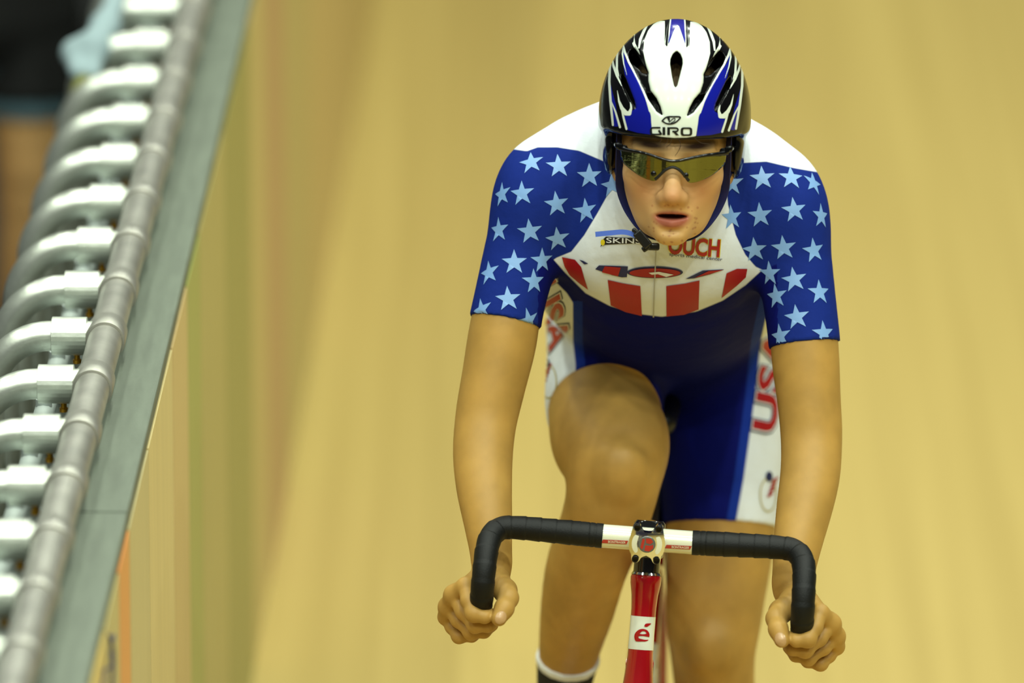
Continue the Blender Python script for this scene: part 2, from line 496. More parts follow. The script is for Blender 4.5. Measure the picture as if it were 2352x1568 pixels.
# railing
galv = mat('galvanised_steel', (238, 244, 232), 0.33, 0.85, noise=(40, 0.12, 4, (1, 1, 1)), bump=(300, 0.12, 0.001))
galv2 = mat('weathered_tube', (176, 174, 166), 0.42, 0.75, noise=(18, 0.2, 5, (1, 1, 1)))
brass = mat('brass_screw', (190, 140, 40), 0.35, 0.8)
postm = mat('pale_post', (178, 188, 184), 0.5, 0.2)
S0, S1 = -3.4, 16.0
rail = empty('railing', wp(0, 0, -0.24), 'galvanised tube railing with bent arms along the barrier wall', 'railing')
V, F = tube([wp(S0 + (S1 - S0) * i / 40, 0, RZ) for i in range(41)], 0.0235, 24)
mk('top_rail', V, F, galv2, rail)
HP = 0.232
hoopV, hoopF = None, None
def hoopgeo():
    pts = [np.array([-0.015, 0, 0]), np.array([-0.045, 0, 0]), np.array([-0.075, 0, 0])]
    R_ = 0.085
    for i in range(1, 13):
        a = math.pi / 2 * i / 12
        pts.append(np.array([-0.075 - R_ * math.sin(a), 0, -R_ * (1 - math.cos(a))]))
    pts += [np.array([-0.16, 0, -0.085 - q]) for q in (0.1, 0.3, 0.6, 0.95, 1.25)]
    P = [WN * p[0] + WD * p[1] + np.array([0, 0, p[2]]) for p in pts]
    return tube(P, 0.0205, 20)
def mesh_only(name, VF, m, smooth=True):
    o = mk(name, VF[0], VF[1], m, None, smooth); me = o.data; bpy.data.objects.remove(o); return me
def sm_auto(me): pass
hoop_me = mesh_only('arm', hoopgeo(), galv)
z3 = np.array([0, 0, 1.0])
sleeve_me = mesh_only('sleeve', lathe([(0.026, 0.0), (0.026, 0.0255), (0.0262, 0.0262), (0.073, 0.0262), (0.0735, 0.0255), (0.0735, 0.0)], (0, 0, 0), -WN, 28, False), galv, False)
collar_me = mesh_only('collar', lathe([(-0.0245, 0.0236), (-0.0245, 0.0268), (-0.0235, 0.0276), (0.0235, 0.0276), (0.0245, 0.0268), (0.0245, 0.0236)], (0, 0, 0), WD, 32, False), galv2)
screw_me = mesh_only('screw', lathe([(0, 0.0), (0, 0.004), (0.012, 0.004), (0.013, 0.006), (0.018, 0.006), (0.018, 0)], (0, 0, 0), -z3, 12, False), brass)
post_me = mesh_only('post', tube([np.array([0, 0, -0.05]), np.array([0, 0, -0.7]), np.array([0, 0, -1.34])], 0.011, 12), postm)
def inst(name, me, loc, parent):
    o = link(name, me, parent); o.location = Vector(o.location) + Vector(loc); return o
k0 = int(S0 / HP)
for k in range(k0, int(S1 / HP)):
    s = k * HP + 0.012
    a = inst('arm', hoop_me, wp(s, 0, RZ), rail)
    for nm, me, of in (('sleeve', sleeve_me, (0, 0, 0)), ('collar', collar_me, (0, 0, 0)), ('screw', screw_me, tuple(-WN * 0.04 + z3 * -0.02))):
        o = bpy.data.objects.new(nm, me); COL.objects.link(o); o.parent = a; o.location = of
    inst('post', post_me, wp(s + 0.1, -0.075, RZ), rail)
V, F = tube([wp(S0 + (S1 - S0) * i / 40, -0.075, RZ - 0.07) for i in range(41)], 0.014, 12)
mk('lower_rail', V, F, postm, rail)

# ================================================================== the rider
BY = np.array([0.052, 1.0, 0.0]); BY /= np.linalg.norm(BY); bx0 = np.array([BY[1], -BY[0], 0.0]); r_ = math.radians(3.6)
BX = bx0 * math.cos(r_) - np.array([0, 0, 1.0]) * math.sin(r_)
BZ = np.array([0, 0, 1.0]) * math.cos(r_) + bx0 * math.sin(r_)
def bk(x, y, z): return CB + BX * x + BY * y + BZ * z
def mirror(P):
    q = np.asarray(P) - CB; return np.asarray(P) - 2 * (q @ BX) * BX
def S(*L): return [(pt(a, b, c), r) for (a, b, c, r) in L]

# ---- torso
n_b = np.array([0, -0.485, -0.875])
def tor(px, py, y, wdt, thk): return (pt(px, py, y), wdt, thk)
torso = []
secs = [(1518, 470, .31, .118, .098), (1515, 555, .36, .140, .108), (1517, 628, .45, .140, .112), (1522, 672, .55, .130, .105), (1528, 705, .66, .130, .100), (1534, 735, .75, .135, .098)]
A = catmull([list(pt(s[0], s[1], s[2])) + [s[3], s[4]] for s in secs], 3)
for i in range(len(A) - 1):
    a, b = A[i], A[i + 1]
    torso.append(cone(a[:3], b[:3], a[4], b[4], 0.03, 'u', (BX, (a[3] / a[4] + b[3] / b[4]) / 2)))
# shoulder girdle and upper back
torso += chain(S((1262, 420, .32, .056), (1390, 372, .35, .064), (1520, 352, .37, .072), (1650, 385, .35, .064), (1775, 445, .32, .056)), 0.03)
# chest muscles
torso += [ell(pt(1420, 560, .285), (.072, .05, .055), 0.05), ell(pt(1610, 575, .285), (.072, .05, .055), 0.05)]
# flanks toward the armpit (latissimus)
torso += chain(S((1290, 480, .34, .05), (1330, 570, .42, .055), (1380, 650, .54, .06)), 0.05)
torso += chain(S((1745, 505, .34, .05), (1712, 590, .42, .055), (1665, 665, .54, .06)), 0.05)
# pelvis
torso += [ell(pt(1534, 800, .74), (.115, .09, .085), 0.05)]
G_torso = Group(torso, 0.02)

armL = S((1258, 425, .315, .051), (1224, 500, .295, .0475), (1193, 600, .27, .0440), (1165, 715, .238, .0420), (1150, 800, .22, .0425), (1130, 895, .198, .0395),
         (1116, 965, .182, .0370), (1109, 1040, .155, .0362), (1112, 1120, .12, .0335), (1121, 1200, .085, .0285), (1128, 1270, .06, .0235), (1131, 1318, .045, .0215))
armR = S((1778, 452, .315, .051), (1810, 540, .29, .0475), (1829, 640, .265, .0440), (1845, 760, .235, .0420), (1852, 850, .215, .0410), (1860, 940, .195, .0380),
         (1864, 1010, .18, .0368), (1861, 1090, .15, .0362), (1847, 1170, .115, .0335), (1832, 1250, .08, .0285), (1822, 1320, .055, .0235), (1818, 1362, .045, .0215))
G_armL = Group(chain(armL) + [ell(pt(1228, 465, .295), (.047, .052, .058), .03)], 0.028)
G_armR = Group(chain(armR) + [ell(pt(1808, 495, .295), (.047, .052, .058), .03)], 0.028)

# ---- hands: the left-of-photo one is laid out, the other is its mirror image across the bicycle
fing = [
    S((1070, 1347, -.022, .0118), (1076, 1380, -.044, .0108), (1088, 1409, -.057, .0104), (1113, 1416, -.060, .0092), (1130, 1410, -.050, .0082)),
    S((1043, 1366, -.008, .0116), (1063, 1404, -.026, .0106), (1091, 1435, -.040, .0098), (1120, 1437, -.042, .0090), (1140, 1424, -.030, .0082)),
    S((1030, 1393, .008, .0110), (1052, 1424, -.006, .0100), (1082, 1452, -.020, .0092), (1112, 1451, -.020, .0086), (1132, 1436, -.008, .0080)),
    S((1026, 1416, .023, .0100), (1038, 1440, .014, .0092), (1054, 1461, .002, .0086), (1084, 1461, .004, .0080), (1108, 1447, .010, .0074)),
]
thumb = S((1140, 1330, .028, .0165), (1160, 1356, -.012, .0150), (1167, 1373, -.032, .0130), (1158, 1397, -.055, .0120), (1146, 1420, -.066, .0104))
wr = pt(1131, 1320, .045)
def hand(mir):
    f = (lambda p: mirror(p)) if mir else (lambda p: p)
    pr = []
    W = f(wr)
    for i, fg in enumerate(fing):
        m0 = f(fg[0][0])
        pr.append(cone(W + (m0 - W) * 0.06, m0, 0.017, fg[0][1], 0.014))
    pr += [cone(f(fing[i][0][0]), f(fing[i + 1][0][0]), .0105, .0105, .01) for i in range(3)]
    G = [Group(pr, 0.006)]
    for fg in fing:
        pr2 = []
        for i in range(len(fg) - 1):
            pr2.append(cone(f(fg[i][0]), f(fg[i + 1][0]), fg[i][1] * .93, fg[i + 1][1] * .93, 0.005))
        pr2.append(ell(f(fg[2][0]), (fg[2][1] * 1.12,) * 3, 0.005))
        G.append(Group(pr2, 0.002))
    pr3 = []
    for i in range(len(thumb) - 1): pr3.append(cone(f(thumb[i][0]), f(thumb[i + 1][0]), thumb[i][1], thumb[i + 1][1], 0.008))
    pr3.append(cone(f(thumb[0][0]), f(fing[0][0][0]), .014, .010, .012))
    G.append(Group(pr3, 0.003))
    return G
G_hands = hand(False) + hand(True)

# ---- legs
legR = S((1405, 735, .75, .085), (1396, 835, .62, .080), (1388, 925, .50, .0765), (1398, 1000, .42, .0700), (1412, 1062, .372, .0625), (1406, 1130, .365, .0575),
         (1385, 1205, .385, .0555), (1348, 1300, .42, .0530), (1326, 1400, .455, .0480), (1306, 1500, .49, .0385), (1294, 1590, .52, .0310), (1290, 1660, .535, .0320))
legL = S((1655, 740, .76, .092), (1662, 820, .74, .094), (1660, 910, .715, .0880), (1658, 1000, .69, .0845), (1656, 1100, .66, .0790), (1656, 1200, .635, .0738),
         (1650, 1300, .61, .0690), (1641, 1400, .59, .0625), (1637, 1480, .575, .0560), (1640, 1560, .585, .0530), (1648, 1660, .62, .0540), (1652, 1760, .66, .0480), (1645, 1900, .71, .0350), (1642, 2000, .735, .0320))
kneeR = [ell(pt(1425, 1082, .314), (.032, .020, .036), .022), ell(pt(1470, 1010, .40), (.03, .04, .045), .04), ell(pt(1335, 1010, .42), (.028, .04, .05), .04), ell(pt(1385, 1180, .34), (.022, .02, .03), .03)]
kneeL = [ell(pt(1632, 1492, .522), (.030, .020, .032), .022), ell(pt(1668, 1410, .57), (.03, .03, .05), .035), ell(pt(1600, 1400, .57), (.026, .03, .05), .035), ell(pt(1618, 1545, .55), (.02, .02, .028), .025)]
def foot(an, toe_dir):
    t = np.asarray(toe_dir, float); t /= np.linalg.norm(t)
    return [cone(an + np.array([0, 0, -0.02]), an + t * 0.09 + np.array([0, 0, -0.055]), .034, .03, .02), cone(an + t * 0.09 + np.array([0, 0, -0.055]), an + t * 0.17 + np.array([0, 0, -0.072]), .032, .022, .02, 'u', (BX, 1.35)),
            cone(an + np.array([0, 0, -0.03]), an - t * 0.03 + np.array([0, 0, -0.05]), .03, .028, .02)]
anR = legR[-1][0]; anL = legL[-1][0]
G_legR = Group(chain(legR) + kneeR + foot(anR, (0, -1, -.12)), 0.03)
G_legL = Group(chain(legL) + kneeL + foot(anL, (0, -1, -.2)), 0.03)

# ---- head, in its own frame (x to the photograph's right, y up, z out of the face), symmetric in x
PHI, RHO, PSI = math.radians(8), math.radians(1.6), math.radians(1.2)
ex, ey, ez = RT.copy(), UP.copy(), -FW
ez, ey = ez * math.cos(PHI) - ey * math.sin(PHI), ey * math.cos(PHI) + ez * math.sin(PHI)
ex, ey = ex * math.cos(RHO) - ey * math.sin(RHO), ey * math.cos(RHO) + ex * math.sin(RHO)
ez, ex = ez * math.cos(PSI) - ex * math.sin(PSI), ex * math.cos(PSI) + ez * math.sin(PSI)
HO = pt(1547, 353, .20); HR = np.stack([ex, ey, ez], 1)
def h2w(p): return HO + np.asarray(p, float) @ HR.T
head = [
    ell((0, .035, -.012), (.0735, .092, .098), .02),
    ell((0, -.018, .025), (.0580, .076, .068), .03),
    ell((.022, -.046, .045), (.031, .038, .037), .03),
    cone((.040, -.046, .004), (.022, -.084, .044), .0155, .013, .032),
    cone((.022, -.084, .044), (.006, -.096, .074), .013, .0145, .026),
    ell((0, -.0935, .080), (.0165, .0150, .0155), .020),
    ell((.041, -.020, .058), (.019, .015, .018), .03),
    cone((.008, .018, .088), (.044, .019, .070), .010, .008, .016),
    ell((.031, -.003, .098), (.019, .0115, .014), .012, 's'),
    ell((.030, -.003, .078), (.0135, .0115, .0115), .004),
    cone((0, .010, .088), (0, -.034, .1065), .0070, .0118, .012),
    ell((0, -.0435, .1138), (.0122, .0108, .0118), .010),
    ell((.0122, -.0465, .1020), (.0078, .0082, .0120), .0075),
    ell((.0070, -.0550, .1055), (.0042, .0034, .0058), .003, 's'),
    ell((0, -.066, .080), (.026, .021, .019), .024),
    cone((.0045, -.0658, .0970), (.0238, -.0705, .0825), .0042, .0022, .005),
    cone((0, -.0666, .0966), (.0045, -.0658, .0970), .0034, .0040, .005),
    cone((0, -.0822, .0962), (.0205, -.0752, .0830), .0076, .0028, .006),
    ell((0, -.0730, .099), (.0222, .0037, .018), .003, 's'),
    ell((0, -.0925, .0985), (.014, .0034, .006), .008, 's'),
    ell((.0745, -.012, -.012), (.010, .030, .018), .008),
]
G_head = Group(head, 0.02, HO, HR, True)
G_neck = Group([cone(h2w((0, -.045, -.045)), pt(1520, 500, .32), .056, .064, .02), cone(h2w((.0, -.06, .0)), pt(1520, 560, .29), .035, .045, .03)], 0.03)

GB = [G_torso, G_armL, G_armR, G_legR, G_legL, G_neck, G_head] + G_hands
fb = field(GB)
def axis(L, i): d = L[i + 1][0] - L[i - 1][0]; return d / np.linalg.norm(d)

# skin colour
skin = mat('skin', (177, 138, 69), 0.48, 0, 0.32, noise=(24, 0.11, 5, (1, 1, 1)), sss=0.08, bump=(420, 0.10, 0.0006))
layered(skin, [('face', (216, 174, 116), 0.02), ('warm', (190, 126, 82), 0.02), ('lip', (172, 100, 80), 0.0022), ('mouth', (84, 24, 20), 0.0014), ('brow', (70, 46, 28), 0.003), ('spot', (166, 96, 66), 0.0014)])

lo, hi = np.array([-.42, -.10, .10]), np.array([.42, 1.0, 1.62])
hd_c = HO; hd_r = 0.17
hL = pt(1095, 1392, -.01); hR_ = mirror(hL); hh = 0.085
def in_fine(C, sl=0.0):
    a = np.linalg.norm(C - (HO + HR @ np.array([0, -.02, .03])), axis=1) < 0.135 - sl
    for c in (hL, hR_): a |= (np.abs(C - c) < hh - sl).all(1)
    return a
VB, QB = surf(fb, lo, hi, 0.004)
VB, QB = keepfaces(VB, QB, ~in_fine(VB[QB].mean(1), 0.004))
pcs = [(VB, QB)]
for c, r, h in ((HO + HR @ np.array([0, -.02, .03]), 0.14, 0.0018), (hL, 0.09, 0.0016), (hR_, 0.09, 0.0016)):
    v, q = surf(fb, c - r, c + r, h); C = v[q].mean(1)
    if r > 0.1: m_ = np.linalg.norm(C - c, axis=1) < 0.135
    else: m_ = (np.abs(C - c) < hh).all(1)
    pcs.append(keepfaces(v, q, m_))
o_ = 0; VV = []; QQ = []
for v, q in pcs: VV.append(v); QQ.append(q + o_); o_ += len(v)
VB = np.vstack(VV); QB = np.vstack(QQ)
Hl = (VB - HO) @ HR; x, y, z = Hl.T; ax_ = np.abs(x)
isf = (z > .05) & (y > -.125) & (y < .06) & (ax_ < .07)
BIG = -1.0
up_l = np.where(y > -.0728, 1, 0)
lipf = np.where(isf, 0.0105 - np.sqrt((x / .0250 * .0105) ** 2 + ((y + .0738) / np.where(y > -.0738, .0092, .0150) * .0105) ** 2), BIG)
mouthf = np.where(isf, np.minimum(.0031 - np.abs(y + .0728) , .0205 - ax_) + np.where(z > .0925 - 14 * x * x, -.0026, 0), BIG)
browf = np.where(isf, .0052 - np.sqrt(((ax_ - .031) / 4.2) ** 2 + (y - .021 - (ax_ - .02) * .05) ** 2), BIG)
warmf = np.where(isf, .010 - np.minimum(np.sqrt(((x) / 1.0) ** 2 + ((y + .043)) ** 2) * 0.85, np.sqrt((ax_ - .04) ** 2 + (y + .038) ** 2) * .75), -.02)
rng = np.random.default_rng(4)
spots = np.stack([rng.uniform(-.036, .036, 46), rng.uniform(-.112, -.055, 46)], 1)
spotf = np.full(len(VB), BIG)
si = np.where(isf & (y < -.045))[0]
if len(si):
    dd = np.sqrt((x[si, None] - spots[:, 0]) ** 2 + (y[si, None] - spots[:, 1]) ** 2)
    spotf[si] = (rng.uniform(.0002, .0012, 46) - dd).max(1)
person = empty('person', pt(1500, 900, .5) * np.array([1, 1, 0]), 'racing cyclist in star-patterned blue, white and red skinsuit gripping the handlebar drops', 'person')
body = mk('body', VB, QB, skin, person, attrs=dict(face=.118 - np.linalg.norm(Hl - np.array([0, -.02, .06]), axis=1), lip=lipf, mouth=mouthf, brow=browf, warm=warmf, spot=spotf))

# ---- skinsuit: the same body, slightly larger, ending at cuffs, hems and collar
def clip(L, f0):
    """plane through the limb at fractional control index f0"""
    i = int(f0); t = f0 - i
    p = L[i][0] * (1 - t) + L[i + 1][0] * t; n = L[i + 1][0] - L[i][0]; n = n / np.linalg.norm(n); return p, n
cLp = pt(1160, 735, .235); cRp = pt(1850, 787, .228)
nL = axis(armL, 3) + np.array([0.02, 0, 0.0]); nL /= np.linalg.norm(nL)
nR = axis(armR, 3)
hR = pt(1390, 948, .475); nhR = axis(legR, 2)
hLg = pt(1657, 1205, .635); nhL = axis(legL, 5)
S_armL = Group(G_armL.prims, 0.028, clip=(cLp, nL)); S_armR = Group(G_armR.prims, 0.028, clip=(cRp, nR))
S_legR = Group(chain(legR) + kneeR[1:3], 0.03, clip=(hR, nhR)); S_legL = Group(chain(legL[:10]), 0.03, clip=(hLg, nhL))
cn = HR[:, 1] * 0.75 + HR[:, 2] * 0.45; cn /= np.linalg.norm(cn)
S_neck = Group(G_neck.prims, 0.03, clip=(h2w((0, -.098, -.02)), cn))
fs_ = field([G_torso, S_armL, S_armR, S_legR, S_legL, S_neck], 0.0028)
VS, QS = surf(fs_, lo, hi, 0.0034)
NS = vnormals(VS, QS)
gd = np.stack([g.ev(VS) for g in (G_torso, G_armL, G_armR, S_legR, S_legL)], 1)
gi = gd.argmin(1)
PX = np.stack(proj(VS), 1)
front = NS @ np.array([0, .485, .875]) < 0.30
yoke_L = [(880, 300), (1210, 347), (1235, 338), (1280, 338), (1330, 346), (1405, 378), (1416, 395), (1400, 440), (1372, 490), (1342, 540), (1312, 578), (1278, 592), (1250, 612), (1240, 640), (1240, 830), (880, 830)]
yoke_R = [(2200, 330), (1905, 400), (1825, 386), (1760, 371), (1705, 374), (1682, 384), (1668, 420), (1672, 470), (1690, 540), (1712, 585), (1735, 612), (1762, 625), (1775, 680), (1775, 860), (2200, 860)]
belly = [(1200, 560), (1262, 585), (1300, 628), (1345, 673), (1400, 702), (1460, 720), (1520, 727), (1600, 715), (1660, 690), (1712, 655), (1750, 620), (1800, 600), (1950, 600), (1950, 1400), (1100, 1400), (1100, 560)]
leg = (gi >= 3)
arm = (gi == 1) | (gi == 2)
fB = np.maximum(-polysd(PX, yoke_L), -polysd(PX, yoke_R))
fN = -polysd(PX, belly); fN = np.where(arm & ((PX[:, 0] < 1236) | (PX[:, 0] > 1786) | (PX[:, 1] < 590)), -60, fN)
fN = np.where((gi == 0) & ~front & (VS[:, 1] < .6), -60, np.where((gi == 0) & ~front, (VS[:, 1] - .6) * 1000, fN))
fB = np.where(leg | ((fN > 0) & ~arm), -60, fB); fB = np.where((gi == 0) & ~front & (VS[:, 1] > .375), -60, fB)
pl = [(1225, 600), (1257, 628), (1302, 673), (1316, 695), (1316, 783), (1322, 835), (1322, 1000), (1000, 1000), (1000, 600)]
pr_ = [(1778, 640), (1765, 700), (1748, 780), (1735, 900), (1722, 1000), (1708, 1100), (1690, 1200), (1688, 1260), (2000, 1260), (2000, 640)]
fP = np.where(arm | (PX[:, 1] < 600), -60, np.maximum(-polysd(PX, pl), -polysd(PX, pr_)))
fS = np.where(arm | (PX[:, 1] < 640), -60, fP + 22)
fS = np.minimum(fS, np.where((PX[:, 0] < 1400) & (PX[:, 1] < 690), -60, 60))
suitm = mat('lycra', (226, 233, 240), 0.7, 0, 0.04, bump=(34, 0.5, 0.0035))
layered(suitm, [('f_blue', (25, 44, 124), 1.2), ('f_navy', (13, 20, 100), 1.5), ('f_strip', (26, 52, 150), 1.5), ('f_side', (226, 233, 240), 1.5)])
suit = mk('skinsuit', VS, QS, suitm, person, attrs=dict(f_blue=fB, f_navy=fN, f_strip=fS, f_side=fP))
tag(suit, 'white, blue and red lycra skinsuit with light blue stars')
bvs = bvh_of(VS, QS)
bvleg = bvh_of(VS, QS[(~arm)[QS].all(1)])

# ---- prints on the suit
starm = mat('star_blue', (124, 166, 220), 0.45); redm = mat('print_red', (164, 12, 22), 0.45); dnav = mat('print_navy', (26, 34, 84), 0.45)
whm = mat('print_white2', (232, 236, 240), 0.45); blk = mat('print_black', (24, 24, 26), 0.4); yel = mat('print_yellow', (220, 200, 30), 0.45); gryp = mat('print_grey', (176, 176, 170), 0.5)
def star(R, rot):
    return [[(R * (1 if i % 2 == 0 else 0.40) * math.cos(rot + math.pi / 2 + i * math.pi / 5), R * (1 if i % 2 == 0 else 0.40) * math.sin(rot + math.pi / 2 + i * math.pi / 5)) for i in range(10)]]
stars = [(1220, 373, 8), (1283, 381, 6), (1354, 404, 10), (1199, 444, 8), (1278, 468, 4), (1346, 484, 6), (1146, 528, 10), (1217, 531, 3), (1280, 548, 5), (1123, 626, 10), (1181, 602, 12), (1226, 646, 8), (1167, 686, 6),
         (1106, 712, 0), (1213, 737, 10), (1153, 446, 10), (1406, 425, 8), (1245, 598, 10),
         (1680, 421, 0), (1751, 409, 6), (1817, 408, 8), (1680, 499, 2), (1746, 494, 4), (1824, 482, 2), (1886, 496, 8), (1800, 569, 2), (1869, 575, 0), (1733, 573, 4), (1824, 642, 0), (1882, 671, 4), (1783, 680, 0),
         (1830, 728, 2), (1892, 765, 2), (1768, 628, 4), (1792, 772, 0), (1868, 420, 5)]
for (sx, sy, rt) in stars:
    p, n = hit_px(sx, sy, bvs)
    if p is None: continue
    v, t = tess(star(0.0178, -math.radians(rt) * 0.7 + 0.15))
    lay_tan('star', v, t, p, n, RT, bvs, starm, suit)
for L in (armL, armR):                                                    # the far side of the sleeves
    sg = -1 if L is armL else 1
    for (i, an) in ((0.2, 70), (0.9, 95), (1.6, 65), (1.9, 120), (2.5, 75), (2.9, 115), (1.2, 145)):
        j = int(i); f_ = i - j; c = L[j][0] * (1 - f_) + L[j + 1][0] * f_
        dr = np.array([sg * math.cos(math.radians(an)), math.sin(math.radians(an)), 0.1]); dr /= np.linalg.norm(dr)
        h = bvs.ray_cast(Vector(c + dr * 0.2), Vector(-dr), 0.3)
        if h[0] is None or h[1].dot(Vector(FW)) < 0.25: continue
        v, t = tess(star(0.0178, 0.1)); lay_tan('star', v, t, np.array(h[0]), np.array(h[1]), np.array([-dr[1], dr[0], 0]) * -1, bvs, starm, suit)
def c7(L): return [(1240 + a / 4.2, 560 + b / 4.2) for a, b in L]
for L in ([(212, 125), (340, 150), (400, 220), (430, 330), (466, 440), (380, 376), (290, 300), (240, 220)], [(655, 345), (800, 378), (970, 405), (985, 692), (830, 655), (685, 590)],
          [(1220, 405), (1400, 380), (1540, 350), (1530, 630), (1390, 680), (1222, 697)], [(1800, 282), (1900, 238), (2000, 240), (1985, 320), (1900, 400), (1752, 520)]):
    v, t = tess([c7(L)]); lay_px('red_stripe', v, t, bvs, redm, suit)
def stroke_poly(P, wd):
    P = np.asarray(P, float); T = np.gradient(P, axis=0); T /= np.linalg.norm(T, axis=1)[:, None]; N_ = np.stack([-T[:, 1], T[:, 0]], 1)
    wd = np.full(len(P), wd) if np.isscalar(wd) else np.asarray(wd)
    return [[tuple(q) for q in (P + N_ * wd[:, None])] + [tuple(q) for q in (P - N_ * wd[:, None])[::-1]]]
def oval(cx, cy, rx, ry, n=40): return [(cx + rx * math.cos(2 * math.pi * i / n), cy + ry * math.sin(2 * math.pi * i / n)) for i in range(n)]
# lettering USA across the lower chest
for nm, lp, m_, of in (('chest_letter', [c7([(535, 242), (572, 205), (850, 215), (840, 318), (790, 320), (700, 300)])], dnav, .0006), ('chest_letter', [c7([(600, 270), (628, 212), (782, 224), (755, 308)])], redm, .0011),
                       ('chest_letter', [c7(oval(1110, 272, 270, 56))], dnav, .0006), ('chest_letter', [c7(oval(1110, 276, 246, 44))], redm, .0011), ('chest_letter', [c7([(1050, 272), (1150, 262), (1290, 290), (1220, 312), (1140, 285), (1080, 290)])], whm, .0016),
                       ('chest_letter', [c7([(1405, 336), (1570, 255), (1780, 243), (1640, 292), (1490, 330)])], dnav, .0006), ('chest_letter', [c7([(1490, 324), (1625, 258), (1772, 247), (1630, 288)])], redm, .0011),
                       ('chest_letter', [c7([(380, 150), (420, 162), (470, 190), (430, 195)])], dnav, .0006)):
    v, t = tess(lp); lay_px(nm, v, t, bvs, m_, suit, 5, of)
# zip
v, t = tess(stroke_poly([(1507, 572), (1505, 620), (1503, 660), (1501, 727)], [1.3, 1.3, 1.4, 1.5])); lay_px('zip', v, t, bvs, gryp, suit, 6, .0012)
def textpx(s, cx, cy, wd, ht, rot=0, bold=0.02, bend=0.0, shear=0.0):
    v, t = textmesh(s, bold); sz = v.max(0) - v.min(0)
    q = v / sz * np.array([wd, ht]); q[:, 0] += q[:, 1] * shear
    c, s_ = math.cos(rot), math.sin(rot)
    out = np.stack([cx + q[:, 0] * c + q[:, 1] * s_, cy + q[:, 0] * s_ - q[:, 1] * c + bend * (q[:, 0] / wd) ** 2], 1)
    return out, t
v, t = textpx('OUCH', 1594, 566, 122, 44, math.radians(4), 0.05); lay_px('sponsor_lettering', v, t, bvs, yel, suit, 5, .0005)
v, t = textpx('OUCH', 1594, 566, 118, 41, math.radians(4), 0.03); lay_px('sponsor_lettering', v, t, bvs, redm, suit, 5, .0010)
v, t = textpx('sports medical center', 1598, 590, 122, 10, math.radians(6), 0.005); lay_px('small_lettering', v, t, bvs, dnav, suit, 5, .0008)
v, t = tess([[(1386, 549), (1392, 543), (1420, 545), (1476, 546), (1480, 558), (1420, 560), (1384, 562), (1379, 567)]]); lay_px('badge', v, t, bvs, blk, suit, 5, .0006)
v, t = textpx('SKINS', 1433, 552, 80, 12, 0.02, 0.01); lay_px('badge_lettering', v, t, bvs, whm, suit, 5, .0011)
v, t = tess([oval(1385, 556, 5, 7, 16)]); lay_px('badge_mark', v, t, bvs, yel, suit, 5, .0012)
def lay_sep(nm, v, t, bv, m_, par, L, of): lay_px(nm, v, t, bv, m_, par, L, of, True)
# USA down the side panels and the little club marks
def usa(cx, cy, wd, ht, rot, sh=0.0):
    v, t = textpx('USA', cx, cy, wd * 1.06, ht * 1.16, rot, 0.075, 0, sh); lay_sep('side_lettering', v, t, bvleg, dnav, suit, 8, .0006)
    v, t = textpx('USA', cx, cy, wd * 1.03, ht * 1.08, rot, 0.05, 0, sh); lay_sep('side_lettering', v, t, bvleg, whm, suit, 8, .0009)
    v, t = textpx('USA', cx, cy, wd, ht, rot, 0.03, 0, sh); lay_sep('side_lettering', v, t, bvleg, redm, suit, 8, .0012)
usa(1768, 868, 244, 54, -math.radians(83), 0.1)
usa(1270, 722, 152, 56, math.radians(76), -0.3)
for (cx, cy) in ((1770, 1110), (1252, 850)):
    for i in range(5):
        v, t = tess(stroke_poly([(cx - 8 + i * 3, cy + 30 - i * 9), (cx + 4 + i * 3, cy + 22 - i * 9)], 2.6)); lay_px('club_mark', v, t, bvleg, redm, suit, 6, .0007)
    v, t = tess([oval(cx + (4 if cx < 1500 else -4), cy - 16, 8, 12, 14)]); lay_px('club_mark', v, t, bvleg, dnav, suit, 6, .0008)
    ring = [oval(cx + (8 if cx < 1500 else -6), cy + 26, 20, 40), oval(cx + (8 if cx < 1500 else -6), cy + 26, 17, 36)]
    v, t = tess(ring); lay_px('club_ring', v, t, bvleg, mat('print_gold', (190, 180, 130), .5), suit, 6, .0006)
# ---- socks and shoes
sockm = mat('black_sock', (16, 17, 19), 0.8); cuffm = mat('sock_cuff', (220, 224, 224), 0.7); shoem = mat('white_shoe', (222, 224, 226), 0.3, coat=0.5); solem = mat('shoe_sole', (20, 20, 22), 0.5)
for L, top, an, td, G in ((legR, 1522, anR, (0, -1, -.12), G_legR), (legL, 1930, anL, (0, -1, -.2), G_legL)):
    axn = L[-1][0] - L[-3][0]; axn /= np.linalg.norm(axn)
    i = min(range(len(L)), key=lambda q: abs(proj(L[q][0])[1] - top)); p0 = pt(proj(L[i][0])[0], top, L[i][0][1])
    nn = axn
    f1 = field([Group(chain(L[-4:], n=3) + foot(an, td), .02, clip=(p0, -nn))], .003)
    v, q = surf(f1, an - .3, an + .3, .005); sk = mk('sock', v, q, sockm, person)
    f1 = field([Group([Prim_ for Prim_ in chain(L[-4:], n=3)], .02, clip=(p0 - nn * .004, -nn)), ], .0042)
    def f2(P, c=None, r=None, f1=f1, p0=p0, nn=nn): return np.maximum(f1(P, c, r), (P - (p0 + nn * .005)) @ nn)
    v, q = surf(f2, an - .3, an + .3, .004); mk('cuff', v, q, cuffm, sk)
    f1 = field([Group(foot(an, td), .02, clip=(an + np.array([0, 0, 0.01]), np.array([0, 0, 1.0])))], .007)
    v, q = surf(f1, an - .3, an + .3, .005); sh = mk('shoe', v, q, shoem, person)
    t = np.array(td, float); t /= np.linalg.norm(t)
    v, q = join(tube([an - t * .05 + np.array([0, 0, -.088]), an + t * .05 + np.array([0, 0, -.098]), an + t * .17 + np.array([0, 0, -.108])], [.03, .03, .036], 14)); v[:, 2] = (v[:, 2] - an[2] + .098) * .3 + an[2] - .098
    mk('sole', v, q, solem, sh)
